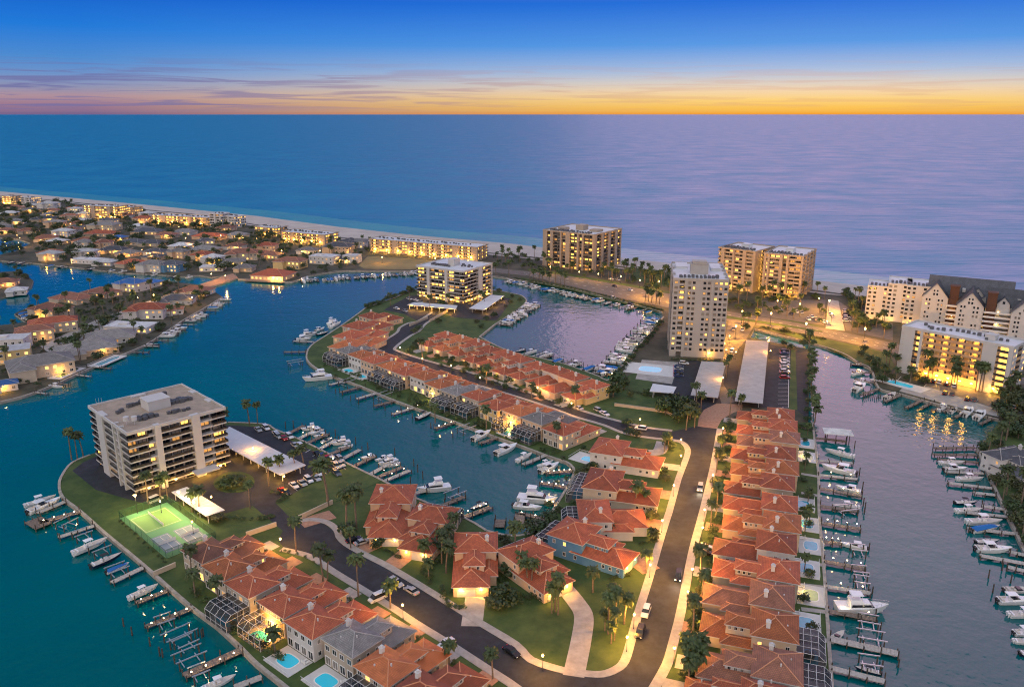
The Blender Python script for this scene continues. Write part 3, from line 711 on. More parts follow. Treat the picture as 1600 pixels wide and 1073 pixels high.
def tree(p, zone, r=4.0, text='leafy tree', key=None, kinds=(0, 1, 2, 3, 4), hs=1.0):
    tr, cr = TREES[random.choice(kinds)]; t = empty('leafy_tree', (p[0], p[1], 0), R(0, 6.28), (r, r, r * R(.85, 1.15) * hs))
    obj('trunk', tr, t); obj('crown', cr, t); return later(t, zone, key if key is not None else p[0], text, 'tree', 'leafy trees')
def shrub(p, zone, r=1.3, text='low clipped shrub', key=None):
    tr, cr = random.choice(SHRUBS); t = empty('shrub', (p[0], p[1], -.1 * r), R(0, 6.28), (r, r, r * .8))
    obj('stem', tr, t); obj('foliage', cr, t); return later(t, zone, key if key is not None else p[0], text, 'shrub', 'shrubs')
# ---------------------------------------------------------------- boats
def hull_rings(L, B, fb, n=7):
    """x forward; stern at 0, bow at L"""
    rings = []
    for k in range(n):
        t = k / (n - 1); x = L * t; b = B / 2 * (1 - max(0, (t - .42) / .58) ** 2.1 * .97); sheer = fb * (1 + .45 * t * t)
        kx = x - (.10 * L * t ** 3)
        rings.append([(x, b, sheer), (x, b * .96, sheer - .14), (kx, b * .72, -.05 + .25 * t ** 3), (kx, 0, -.45 + .55 * t ** 4), (kx, -b * .72, -.05 + .25 * t ** 3), (x, -b * .96, sheer - .14), (x, -b, sheer)])
    return rings
BOATS = {}
def boat_parts(kind):
    if kind in BOATS: return BOATS[kind]
    L, B = 10.0, {'yacht': 3.2, 'cruiser': 3.1, 'open': 2.9, 'cover': 2.9, 'dark': 2.9, 'pontoon': 2.7, 'ski': 3.2}[kind]; P = []
    fb = {'yacht': 1.25, 'cruiser': 1.15}.get(kind, .95)
    hm = {'dark': m_navy}.get(kind, m_gel)
    if kind == 'pontoon':
        h = MB()
        for s in (-1, 1): h.tube((0, s * .95, .1), (8.8, s * .95, .1), .38, n=8); h.tube((8.8, s * .95, .1), (9.8, s * .95, .3), .38, .05, n=8)
        P.append(('hull', h.mesh('hull', m_steel), []))
        P.append(('deck', MB().box(.2, 9.4, -1.35, 1.35, .48, .58).mesh('deck', m_deck), []))
        r = MB()
        for s in (-1, 1): r.box(.4, 9.0, s * 1.28 - .03, s * 1.28 + .03, .58, 1.25)
        r.box(9.0, 9.06, -1.28, 1.28, .58, 1.25); P.append(('side_panel', r.mesh('side_panel', m_gel), []))
        P.append(('canopy', MB().box(2.0, 6.6, -1.3, 1.3, 2.45, 2.55).tube((2.2, 1.2, .6), (2.2, 1.2, 2.45), .04, n=4).tube((2.2, -1.2, .6), (2.2, -1.2, 2.45), .04, n=4).tube((6.4, 1.2, .6), (6.4, 1.2, 2.45), .04, n=4).tube((6.4, -1.2, .6), (6.4, -1.2, 2.45), .04, n=4).mesh('canopy', m_canv), []))
    else:
        h = MB(); rg = hull_rings(L, B, fb); h.loft(rg, cap=False, closed=False); h.face([p for p in rg[0]][::-1]); P.append(('hull', h.mesh('hull', hm), []))
        d = MB(); zt = [r[0][2] - .10 for r in rg]
        for k in range(6):
            a, b = rg[k], rg[k + 1]; d.face([(a[6][0], a[6][1] * .99, zt[k]), (b[6][0], b[6][1] * .99, zt[k + 1]), (b[0][0], b[0][1] * .99, zt[k + 1]), (a[0][0], a[0][1] * .99, zt[k])])
        P.append(('deck', d.mesh('deck', m_gel if kind in ('cruiser', 'yacht') else m_deck), []))
    def cabin(x0, x1, b, z0, z1, rake, name, mt, taper=.8):
        c = MB(); c.loft([[(x0, -b, z0), (x1, -b * .8, z0), (x1, b * .8, z0), (x0, b, z0)], [(x0 + .1, -b * taper, z1), (x1 - rake, -b * taper * .85, z1), (x1 - rake, b * taper * .85, z1), (x0 + .1, b * taper, z1)]]); return (name, c.mesh(name, mt), [])
    def roof(x0, x1, b, z, name, mt, posts=True, zp=1.0):
        c = MB(); c.loft([[(x0, -b, z), (x1, -b * .85, z), (x1, b * .85, z), (x0, b, z)], [(x0 + .15, -b * .9, z + .12), (x1 - .2, -b * .75, z + .12), (x1 - .2, b * .75, z + .12), (x0 + .15, b * .9, z + .12)]])
        if posts:
            for xx in (x0 + .3, x1 - .3):
                for s in (-1, 1): c.tube((xx, s * b * .8, zp), (xx, s * b * .75, z), .045, n=4)
        return (name, c.mesh(name, mt), [])
    if kind == 'yacht':
        P.append(cabin(2.4, 7.4, 1.25, 1.1, 2.25, 1.3, 'cabin', m_gel)); P.append(cabin(2.6, 7.05, 1.22, 1.5, 1.95, .5, 'cabin_window', m_glass, .96))
        P.append(cabin(2.3, 5.0, 1.15, 2.25, 2.85, .5, 'flybridge', m_gel)); P.append(roof(2.4, 4.8, 1.1, 3.75, 'hardtop', m_gel, True, 2.8))
        rl = MB()
        for s in (-1, 1):
            rl.tube((6.2, s * 1.35, 1.95), (10.0, s * .1, 2.35), .03, n=4)
            for k in range(4): rl.tube((6.4 + k * .95, s * (1.32 - .3 * k), 1.4), (6.4 + k * .95, s * (1.32 - .3 * k), 2.0 + .1 * k), .025, n=4)
        P.append(('bow_rail', rl.mesh('bow_rail', m_steel), []))
    elif kind == 'cruiser':
        P.append(cabin(3.2, 8.3, 1.2, 1.05, 1.62, 1.6, 'cabin', m_gel)); P.append(cabin(3.4, 5.6, 1.15, 1.6, 2.15, .9, 'windshield', m_glass, .85)); P.append(roof(2.0, 5.0, 1.2, 2.75, 'hardtop', m_gel))
        P.append(('cockpit_seat', MB().box(.5, 1.2, -1.1, 1.1, .95, 1.45).box(1.2, 2.4, .7, 1.1, .95, 1.4).mesh('cockpit_seat', m_deck), []))
    elif kind in ('open', 'dark'):
        P.append(cabin(4.0, 5.4, .5, .85, 1.75, .3, 'console', m_gel)); P.append(roof(3.1, 5.6, 1.0, 2.75, 't_top', m_gel if kind == 'open' else m_canvd))
        P.append(('seat', MB().box(2.9, 3.5, -.6, .6, .85, 1.6).box(.5, .9, -1.1, 1.1, .85, 1.2).mesh('seat', m_gel), []))
    elif kind == 'ski':
        P.append(cabin(3.8, 6.2, 1.15, .85, 1.5, .9, 'windshield', m_glass, .8)); P.append(('seat', MB().box(.8, 1.5, -1.1, 1.1, .85, 1.35).box(2.6, 3.4, -1.0, -.3, .85, 1.4).box(2.6, 3.4, .3, 1.0, .85, 1.4).mesh('seat', m_deck), []))
    elif kind == 'cover':
        c = MB(); c.loft([[(.3, -1.4, .95), (8.8, -.75, 1.2), (8.8, .75, 1.2), (.3, 1.4, .95)], [(1.5, -.5, 1.75), (6.0, -.25, 1.9), (6.0, .25, 1.9), (1.5, .5, 1.75)]]); P.append(('canvas_cover', c.mesh('canvas_cover', m_canv), []))
    if kind != 'yacht':
        mo = MB()
        for s in ((-.45, .45) if kind != 'pontoon' else (0,)): mo.box(-.75, -.1, s - .22, s + .22, .75, 1.35); mo.box(-.6, -.3, s - .1, s + .1, -.4, .75)
        P.append(('outboard_motor', mo.mesh('outboard_motor', m_dark if kind != 'open' else m_gel), []))
    BOATS[kind] = P; return P
KN = {'yacht': 'large white motor yacht', 'cruiser': 'white cabin cruiser', 'open': 'white T-top boat', 'cover': 'blue-covered boat', 'dark': 'dark-hulled boat', 'pontoon': 'blue-canopied pontoon boat', 'ski': 'white runabout'}
def boat(sx, sy, bx, by, kind, zone, key=None, lift=0.0, L=None):
    """stern and bow pixels at the waterline"""
    p = G(sx, sy, WZ + .5 + lift); q = G(bx, by, WZ + .5 + lift); d = q - p
    L = L or min(22, max(5.5, d.length)); s = L / 10
    t = empty('motor_boat', (p.x, p.y, WZ + .12 * s + lift), ang(d), (s, s * (.92 if L > 13 else 1), s * (.95 if L > 13 else 1.05)))
    for n_, me, _ in boat_parts(kind): obj(n_, me, t)
    later(t, zone, key if key is not None else (sx + bx) / 2, KN[kind], 'boat', 'moored boats'); return t
# ---------------------------------------------------------------- docks, lifts, piles
PILEM = MB().tube((0, 0, -3), (0, 0, 1), .17, .15, n=7).mesh('pile', m_pile)
PCAP = MB().tube((0, 0, 0), (0, 0, .22), .16, .02, n=6).mesh('post_light', m_lampw)
def dock(ax, ay, bx, by, zone, w=1.7, key=None, pale=False, lights=0, text=None, tee=0):
    p = G(ax, ay); q = G(bx, by, -.2); d = q - p; L = d.length
    t = empty('dock', (p.x, p.y, 0), ang(d)); mb = MB()
    n = max(2, int(L / .8))
    mb.box(-.3, L, -w / 2, w / 2, -.22, -.06)
    for k in range(n): mb.box(-.3 + (L + .3) * k / n, -.3 + (L + .3) * (k + .9) / n, -w / 2 - .06, w / 2 + .06, -.06, .0)
    if tee: mb.box(L, L + 1.8, -tee, tee, -.2, .02)
    build(mb, 'deck', m_woodl if pale else m_wood, t)
    for k in range(max(2, int(L / 3.6)) + 1):
        x = L * k / max(2, int(L / 3.6))
        for s in (-1, 1):
            obj('pile', PILEM, t, (x - .1, s * (w / 2 + .12), -.2), 0, (1, 1, R(.6, 1.1) if rnd() < .7 else 1.7))
    for k in range(lights):
        x = L * (k + .7) / lights; po = obj('post_light', PCAP, t, (x - .3, w / 2 + .12, .95), 0, 1.3)
        obj('light_post', unitbox('light_post', m_dark, -.5, .5), t, (x - .3, w / 2 + .12, 0), 0, (.1, .1, .95))
        if k % 2 == 0: lamp('dock_light', (x - .3, w / 2 + .5, 1.35), 90, t, (1.0, .62, .25), .12)
    later(t, zone, key if key is not None else (ax + bx) / 2, text or ('pale boarded dock' if pale else 'brown timber dock'), 'dock', 'docks'); return t
def lift(ax, ay, bx, by, zone, w=3.6, key=None):
    """boat lift: four piles, two beams, cradle"""
    p = G(ax, ay, WZ); q = G(bx, by, WZ); d = q - p; L = max(4, d.length); t = empty('boat_lift', (p.x, p.y, WZ), ang(d))
    for x in (.1 * L, .9 * L):
        for s in (-1, 1): obj('pile', PILEM, t, (x, s * w / 2, .9), 0, (1.1, 1.1, 1.5))
    for s in (-1, 1): build(MB().box(0, L, s * w / 2 - .12, s * w / 2 + .12, 2.3, 2.55), 'top_beam', m_steel, t)
    for x in (.25, .75): build(MB().box(x * L - .1, x * L + .1, -w / 2, w / 2, .5, .7), 'cradle', m_steel, t)
    later(t, zone, key if key is not None else (ax + bx) / 2, 'empty aluminium boat lift', 'boat lift', 'boat lifts'); return t
def pile(px, py, zone, h=1.6):
    p = G(px, py, WZ); o = obj('mooring_pile', PILEM, None, (p.x, p.y, WZ + h - 1), 0, (1.15, 1.15, 1)); later(o, zone, px, 'single dark mooring pile', 'pile', 'mooring piles')
# ---------------------------------------------------------------- cars, lamps, pools
CARM = {}
def car_mesh(kind):
    if kind in CARM: return CARM[kind]
    L, Wd = (4.8, 1.85); hb, ht = (.95, 1.72) if kind == 'suv' else ((.88, 1.45) if kind == 'sedan' else (1.1, 2.1))
    b = MB(); hw = Wd / 2
    prof = [(0, .32), (0, hb * .92), (.25, hb), (L - 1.15, hb), (L - .2, hb * .80), (L, hb * .6), (L, .32)]
    b.loft([[(x, -hw + (.06 if z > .5 else 0), z) for x, z in prof], [(x, hw - (.06 if z > .5 else 0), z) for x, z in prof]])
    x0, x1 = (.15, L - 1.2) if kind != 'sedan' else (.75, L - 1.35)
    sl = (.25, .75) if kind != 'sedan' else (.6, .75)
    if kind == 'van': x1 = L - .7
    b.loft([[(x0 + sl[0], -hw * .78, ht), (x1 - sl[1], -hw * .78, ht), (x1 - sl[1], hw * .78, ht), (x0 + sl[0], hw * .78, ht)], [(x0 + sl[0] - .04, -hw * .82, ht - .09), (x1 - sl[1] + .06, -hw * .82, ht - .09), (x1 - sl[1] + .06, hw * .82, ht - .09), (x0 + sl[0] - .04, hw * .82, ht - .09)]])
    g = MB(); g.loft([[(x0, -hw * .93, hb - .02), (x1, -hw * .93, hb - .02), (x1, hw * .93, hb - .02), (x0, hw * .93, hb - .02)], [(x0 + sl[0] - .03, -hw * .81, ht - .08), (x1 - sl[1] + .05, -hw * .81, ht - .08), (x1 - sl[1] + .05, hw * .81, ht - .08), (x0 + sl[0] - .03, hw * .81, ht - .08)]])
    w = MB().tube((0, -.11, 0), (0, .11, 0), .34, n=10)
    CARM[kind] = (b, g.mesh('windows', m_glass), w.mesh('wheel', m_dark), L, Wd); return CARM[kind]
CARC = {'white': (.68, .68, .70), 'silver': (.38, .39, .41), 'black': (.012, .012, .014), 'red': (.32, .02, .02), 'blue': (.03, .06, .16), 'grey': (.12, .12, .13), 'tan': (.34, .28, .21)}
CARB = {}
HLM = MB().box(-.02, .05, -.16, .16, -.08, .08).mesh('headlight', m_lampw)
TLM = MB().box(-.05, .02, -.14, .14, -.07, .07).mesh('tail_light', mat('tail_light', (.4, .01, .01), .4, emit=(1, .03, .02), es=.8))
def car(px, py, hx, hy, colour='white', kind='suv', zone='cars', text=None, on=False, z=.05, key=None):
    """pixel of the centre on the ground and a pixel it heads for"""
    p = G(px, py); q = G(hx, hy); b, g, w, L, Wd = car_mesh(kind)
    if (kind, colour) not in CARB: CARB[(kind, colour)] = b.mesh('body', mat('car_' + colour, CARC[colour], .25, metal=.2))
    a = ang(q - p); t = empty('parked_car' if not on else 'car', (p.x - math.cos(a) * L / 2, p.y - math.sin(a) * L / 2, z), a)
    obj('body', CARB[(kind, colour)], t); obj('windows', g, t)
    for x in (.9, L - .95):
        for s in (-1, 1): obj('wheel', w, t, (x, s * (Wd / 2 - .12), .34))
    for s in (-1, 1): obj('headlight', HLM if on else unitbox('headlight', m_gel, -.5, .5), t, (L - .02, s * .62, .62) if on else (L - .03, s * .62, .55), 0, None if on else (.1, .3, .14)); obj('tail_light', TLM, t, (0, s * .66, .75))
    nm = {'suv': 'sport utility car', 'sedan': 'saloon car', 'van': 'van'}[kind]
    if text: tag(t, text, 'car')
    else: later(t, zone, key if key is not None else px, colour + ' ' + nm, 'car', 'parked cars')
    if on:
        for s in (-.5, .5):
            l = bpy.data.lights.get('headlight_beam') or bpy.data.lights.new('headlight_beam', 'SPOT'); l.energy = 700; l.color = (1, .85, .6); l.spot_size = 1.0; l.spot_blend = .6; l.shadow_soft_size = .1
            lo = bpy.data.objects.new('headlight_beam', l); COL.objects.link(lo); lo.parent = t; lo.location = (L + .1, s * 1.1, .65); lo.rotation_euler = (PI / 2 - .16, 0, -PI / 2)
    return t
LP = MB().tube((0, 0, 0), (0, 0, 3.7), .07, .05, n=6).tube((0, 0, 0), (0, 0, .5), .13, .1, n=6).mesh('post', m_dark)
LG = MB().loft([[(.16 * math.cos(k * PI / 3), .16 * math.sin(k * PI / 3), 3.75) for k in range(6)], [(.27 * math.cos(k * PI / 3), .27 * math.sin(k * PI / 3), 4.05) for k in range(6)], [(.17 * math.cos(k * PI / 3), .17 * math.sin(k * PI / 3), 4.35) for k in range(6)]]).mesh('lantern', m_lamp)
LC = MB().tube((0, 0, 4.36), (0, 0, 4.62), .22, .03, n=6).mesh('lantern_cap', m_dark)
def street_lamp(px, py, zone, power=1500, text='lit lantern street lamp', key=None, sc=1.0, col=(1.0, .43, .06)):
    p = G(px, py, 4.0 * sc); t = empty('street_lamp', (p.x, p.y, .05), 0, sc)
    obj('post', LP, t); obj('lantern', LG, t); obj('lantern_cap', LC, t)
    lamp('lamp_light', (0, 0, 4.95), power, t, col, .3)
    later(t, zone, key if key is not None else px, text, 'street lamp', 'street lamps'); return t
def pool(px, py, dirx, diry, w, d, zone, wx=.6, wy=.6, water=None, key=None, text='blue swimming pool with pale deck', rail=True, lounge=2):
    p = G(px, py); q = G(dirx, diry); t = empty('swimming_pool', (p.x, p.y, .02), ang(q - p))
    build(MB().box(-w / 2, w / 2, -d / 2, d / 2, -.3, .12), 'deck', m_whst, t)
    a, b = w / 2 * wx, d / 2 * wy; P = [Vector((a * math.copysign(abs(math.cos(k * PI / 12)) ** .55, math.cos(k * PI / 12)), b * math.copysign(abs(math.sin(k * PI / 12)) ** .55, math.sin(k * PI / 12)))) for k in range(24)]
    co = MB(); co.ribbon(P, -.28, .0, .1, .17, closed=True); build(co, 'coping', m_white, t)
    wt = MB(); wt.prism(P, None, .135); build(wt, 'water', water or m_pool, t)
    if rail:
        f = MB()
        for x0, x1, y0, y1 in ((-w / 2, w / 2, d / 2 - .06, d / 2), (-w / 2, -w / 2 + .06, -d / 2, d / 2), (w / 2 - .06, w / 2, -d / 2, d / 2)): f.box(x0, x1, y0, y1, 1.02, 1.1); f.box(x0, x1, y0, y1, .2, .26)
        for k in range(int(w / .6)): f.box(-w / 2 + k * .6, -w / 2 + k * .6 + .05, d / 2 - .05, d / 2 - .01, .12, 1.02)
        build(f, 'railing', m_white, t)
    later(t, zone, key if key is not None else px, text, 'pool', 'swimming pools'); return t
# ================================================================ LARGE BUILDINGS
V = Vector
m_cond = mat('condo_white', (.50, .485, .48), .8, var=.05, vs=.3)
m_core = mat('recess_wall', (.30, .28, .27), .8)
m_bronze = mat('bronze_rail', (.035, .03, .028), .5)
m_tower = mat('tower_beige', (.38, .345, .32), .85, var=.06, vs=.3)
m_beige = mat('condo_beige', (.36, .29, .235), .85, var=.06, vs=.3)
m_roofw = mat('white_roof_membrane', (.56, .57, .60), .6, var=.08, vs=.15)
m_roofg = mat('gravel_roof', (.34, .27, .21), .95, var=.15, vs=.4)
m_brick = mat('brown_brick', (.10, .045, .028), .85, var=.15, vs=1)
# A: condominium in the left foreground
A = condo('condominium_block', G(212, 776), V((.705, .709)), 33, 35, 8, 2.45,
          [[(5.5, 'B'), (1.6, 'G'), (1.7, 'P'), (8.5, 'B'), (2.4, 'P'), (3.5, 'G'), (4.2, 'B')], [(8, 'B'), (3, 'P'), (8, 'B'), (3, 'P'), (8, 'B')], [(8, 'B'), (3, 'P'), (8, 'B')],
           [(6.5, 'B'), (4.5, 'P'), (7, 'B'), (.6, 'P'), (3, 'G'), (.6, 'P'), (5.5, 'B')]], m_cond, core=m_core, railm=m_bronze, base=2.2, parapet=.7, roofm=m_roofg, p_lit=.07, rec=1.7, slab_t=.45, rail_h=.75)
tag(A, 'white eight-storey condominium with dark balconies and gravel roof in left foreground', 'condominium')
zA = 2.2 + 8 * 2.45 + .06
rooftop(A, [(13, 20.5, 15, 22, zA, zA + 3.4)], m_cond)
acs(A, [(7 + R(-1, 1) + 1.7 * (k % 4), 9 + R(-.4, .4) + 1.6 * (k // 4)) for k in range(8)] + [(22 + 1.5 * (k % 5), 17 + 1.7 * (k // 5) + R(-.3, .3)) for k in range(10)] + [(10 + 1.5 * k, 25 + R(-.5, .5)) for k in range(5)] + [(17 + 1.6 * k, 8 + R(-.5, .5)) for k in range(5)] + [(22, 28), (24, 29), (5, 21), (6.5, 22)], zA)
for x, y in ((3, 8), (5, 6.5)):
    build(MB().tube((x, y, zA), (x, y, zA + 1.6), .08).tube((x, y, zA + 1.6), (x, y, zA + 3.0), .9, .9, n=12), 'water_tank', m_cond, A)
for k in range(3): build(MB().tube((2 + k * .9, 32.5, zA), (2 + k * .9, 32.5, zA + 3.2), .06), 'antenna', m_steel, A)
# entrance canopy light of A
ca = MB().box(19, 27, -4.5, .2, 2.5, 2.9); build(ca, 'entrance_canopy', m_cond, A)
for x, y, p in ((20, -1.2, 900), (24, -1.2, 900), (28.5, -1.5, 700), (4, -1.5, 300), (9, -1.2, 300), (13, -1.2, 300)): lamp('entrance_light', (x, y, 2.0), p, A, (1.0, .46, .06), .3); build(MB().box(x - .3, x + .3, y - .3, y + .3, 2.2, 2.35), 'entrance_lamp', m_lamp, A)
# B: condominium in the middle distance
B = condo('condominium_block', V((-64.4, 530)), V((.85, -.53)), 39, 34, 8, 2.38,
          [[(6.5, 'B'), (1.7, 'P'), (9, 'B'), (1.4, 'P'), (3.5, 'G'), (6, 'B')], [(7, 'B'), (2, 'B'), (2.5, 'P'), (7, 'B')], [(1, 'N')], [(8, 'B'), (3, 'P'), (8, 'B')]], m_cond, core=m_core, railm=m_bronze, base=2.2, parapet=.7, roofm=m_roofw, p_lit=.28, slab_t=.5, rail_h=.65)
tag(B, 'white eight-storey condominium with flat roof on the middle peninsula point', 'condominium')
zB = 2.2 + 8 * 2.38 + .06
rooftop(B, [(17, 22, 13, 20, zB, zB + 4.5)], m_cond); acs(B, [(6 + 1.8 * (k % 9), 10 + 2.2 * (k // 9) + R(-.4, .4)) for k in range(16)] + [(25 + 1.8 * k, 18 + R(-3, 3)) for k in range(6)], zB)
for x, y in ((8, -2), (18, -2), (30, -2), (41, 6), (41, 16), (41, 26)): lamp('entrance_light', (x, y, 2.0), 900, B, (1.0, .46, .06), .3); build(MB().box(x - .3, x + .3, y - .3, y + .3, 2.2, 2.4), 'wall_lamp', m_lamp, B)
# C: dark beige block on the beach
C = condo('condominium_block', V((25, 647)), V((.805, -.593)), 48, 44, 10, 2.62,
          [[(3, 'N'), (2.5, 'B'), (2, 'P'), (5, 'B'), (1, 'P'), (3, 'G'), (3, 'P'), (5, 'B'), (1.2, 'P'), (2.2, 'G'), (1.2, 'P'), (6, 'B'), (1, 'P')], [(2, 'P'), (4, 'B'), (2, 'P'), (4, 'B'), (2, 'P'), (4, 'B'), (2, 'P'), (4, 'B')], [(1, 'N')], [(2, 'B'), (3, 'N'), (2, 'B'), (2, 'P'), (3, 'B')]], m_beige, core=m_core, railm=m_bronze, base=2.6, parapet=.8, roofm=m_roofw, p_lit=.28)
tag(C, 'broad beige ten-storey block with lit windows standing on the beach', 'condominium')
zC = 2.6 + 10 * 2.62 + .06
rooftop(C, [(20, 27, 18, 26, zC, zC + 4), (8, 14, 10, 18, zC, zC + 1.8), (34, 42, 16, 24, zC, zC + 1.6)], m_beige); acs(C, [(4 + 2.6 * (k % 15), 5 + 3 * (k // 15) + R(-1, 1)) for k in range(30)], zC)
# D: slim tower
D = condo('condominium_tower', V((80.7, 393.6)), V((.985, -.17)), 27.2, 46, 14, 2.65,
          [[(3.2, 'W'), (2.6, 'B'), (1.3, 'P'), (4.2, 'W'), (3, 'N'), (4.2, 'W'), (1.3, 'P'), (4.5, 'W'), (2.5, 'W')], [(5, 'B'), (1.5, 'P'), (5, 'W'), (1.5, 'P'), (5, 'B'), (1.5, 'P'), (6, 'B'), (1.5, 'P'), (5, 'B')], [(1, 'N')], [(5, 'W'), (2, 'P'), (5, 'B'), (2, 'P'), (5, 'W')]], m_tower, core=m_core, railm=m_tower, base=2.8, parapet=.9, roofm=m_roofw, p_lit=.12, rec=1.3)
tag(D, 'slim beige fourteen-storey tower with pale roof right of centre', 'tower')
zD = 2.8 + 14 * 2.65 + .06
rooftop(D, [(9, 18, 16, 24, zD, zD + 5), (10, 17, 17, 23, zD + 5.2, zD + 6.2)], m_tower); rooftop(D, [(2, 8, 30, 42, zD, zD + 1.2), (20, 25, 26, 40, zD, zD + 1.4)], m_roofw); acs(D, [(4 + 2 * (k % 10), 6 + 2.6 * (k // 10)) for k in range(20)], zD)
for x, y in ((29, 6), (29, 18), (29, 32), (20, -1.5)): lamp('wall_light', (x, y, 2.6), 1400, D, (1.0, .44, .04), .3); build(MB().box(x - .3, x + .3, y - .3, y + .3, 2.9, 3.1), 'wall_lamp', m_lamp, D)
# E: two joined wings on the beach
for k, (c, u, w_, d_, fc, lb) in enumerate((((146, 562), (.74, -.67), 28, 30, [[(2, 'B'), (2, 'P'), (5, 'B'), (1.2, 'P'), (5, 'B'), (2, 'P'), (4, 'B'), (1.5, 'P')], [(2, 'N'), (2, 'L'), (3, 'N')], [(1, 'N')], [(4, 'B'), (2, 'P'), (4, 'B')]], 'left wing of the beach condominium pair with lit side wall'),
                                            ((171, 538), (.84, -.54), 26, 36, [[(2, 'B'), (1, 'P'), (5, 'B'), (1.5, 'P'), (2, 'G'), (1.2, 'P'), (6, 'B'), (1, 'P')], [(4, 'B'), (1.2, 'P'), (4, 'B'), (1.2, 'P'), (4, 'B'), (1.2, 'P'), (4, 'B')], [(1, 'N')], [(3, 'N'), (2, 'L'), (1, 'N')]], 'right wing of the beach condominium pair with stepped lit balconies'))):
    t = condo('condominium_wing', V(c), V(u), w_, d_, 10, 2.6, fc, m_beige, core=m_core, railm=m_beige, base=2.4, parapet=.8, roofm=m_roofw, p_lit=.24)
    tag(t, lb, 'condominium', 'beach condominium wings'); z = 2.4 + 26 + .06
    rooftop(t, [(w_ * .4, w_ * .6, d_ * .4, d_ * .6, z, z + 2.6)], m_roofw); acs(t, [(2.5 + 2.3 * (k % 10), 4 + 3 * (k // 10) + R(-.8, .8)) for k in range(26)], z)
    for x in (4, 12, 20): lamp('garden_light', (x, -2.5, 2.0), 700, t, (1.0, .46, .05), .3)
# G: block with yellow lit open walkways
Gb = condo('walkway_block', G(1400, 580), V((.657, -.754)), 48, 17, 7, 2.7,
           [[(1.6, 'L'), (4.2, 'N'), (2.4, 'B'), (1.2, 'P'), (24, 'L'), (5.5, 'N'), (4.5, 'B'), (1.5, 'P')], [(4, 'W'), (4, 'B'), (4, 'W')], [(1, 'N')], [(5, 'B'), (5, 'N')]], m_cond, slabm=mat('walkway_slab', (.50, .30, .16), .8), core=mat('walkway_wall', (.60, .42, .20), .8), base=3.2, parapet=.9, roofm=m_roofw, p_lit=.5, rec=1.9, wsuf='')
tag(Gb, 'white seven-storey block with rows of yellow lit open walkways', 'apartment block')
acs(Gb, [(6 + 2.4 * k, 9 + R(-3, 3)) for k in range(16)], 3.2 + 7 * 2.7 + .06); rooftop(Gb, [(34, 38, 6, 11, 22.2, 24.6)], m_cond)
for x, p in ((14, 2500), (19, 3000), (24, 3000), (29, 3000), (34, 2500), (43, 2600)): lamp('ground_floor_light', (x, -1.4, 2.6), p, Gb, (1.0, .46, .05), .3); build(MB().box(x - .4, x + .4, -1.6, -1.2, 2.75, 2.9), 'wall_lamp', m_lampc, Gb)
# F: white stepped block and gabled range with slate roofs
for k, (px, py, w_, d_, nf) in enumerate(((1350, 497, 14, 20, 7), (1381, 501, 13, 24, 8), (1409, 505, 14, 24, 8))):
    t = condo('white_apartment_block', G(px, py), V((.90, -.43)), w_, d_, nf, 2.55, [[(2, 'W'), (1, 'N'), (2, 'W')], [(3, 'W'), (2, 'N')], [(1, 'N')], [(3, 'W'), (2, 'N'), (3, 'W')]], m_whst, base=2.2, parapet=.6, roofm=m_roofw, p_lit=.1, wsuf='_d')
    tag(t, ('leftmost', 'middle', 'rightmost')[k] + ' of three stepped white beach blocks with small windows', 'apartment block', 'stepped white blocks')
    for x in (3, 10): lamp('facade_light', (x, -2, 1.2), 380, t, (1.0, .46, .06), .3)
    acs(t, [(2 + 2.2 * (q % 5), 4 + 3 * (q // 5)) for q in range(10)], 2.2 + nf * 2.55 + .06)
def gable_block(parent, x0, x1, y0, y1, h, apex, along, roofm, wallm):
    w = MB(); w.box(x0, x1, y0, y1, -.3, h); rf = MB(); rf.uv = []; o = .6
    if along == 'x':
        m = (y0 + y1) / 2
        for xx in (x0, x1): w.face([(xx, y0, h), (xx, y1, h), (xx, m, apex)] if xx == x1 else [(xx, y1, h), (xx, y0, h), (xx, m, apex)])
        s = (apex - h) / (m - y0)
        slope(rf, [(x0 - o, y0 - o, h - o * s + .05), (x1 + o, y0 - o, h - o * s + .05), (x1 + o, m, apex + .05), (x0 - o, m, apex + .05)]); slope(rf, [(x1 + o, y1 + o, h - o * s + .05), (x0 - o, y1 + o, h - o * s + .05), (x0 - o, m, apex + .05), (x1 + o, m, apex + .05)])
    else:
        m = (x0 + x1) / 2; w.face([(x0, y0, h), (x1, y0, h), (m, y0, apex)]); s = (apex - h) / (m - x0)
        slope(rf, [(x0 - o, y1, h - o * s + .06), (x0 - o, y0 - o, h - o * s + .06), (m, y0 - o, apex + .06), (m, y1, apex + .06)]); slope(rf, [(x1 + o, y0 - o, h - o * s + .06), (x1 + o, y1, h - o * s + .06), (m, y1, apex + .06), (m, y0 - o, apex + .06)])
    build(w, 'wall', wallm, parent); obj('roof', roofmesh(rf, 'roof', [roofm, m_whst]), parent)
Fg = empty('gabled_apartment_range', (*G(1447, 512), 0), ang((.86, -.51)))
gable_block(Fg, -2, 40, 5, 21, 20, 29, 'x', t_dgr, m_whst)
gable_block(Fg, 28, 92, -7, 9, 18.5, 27, 'x', t_dgr, m_whst)
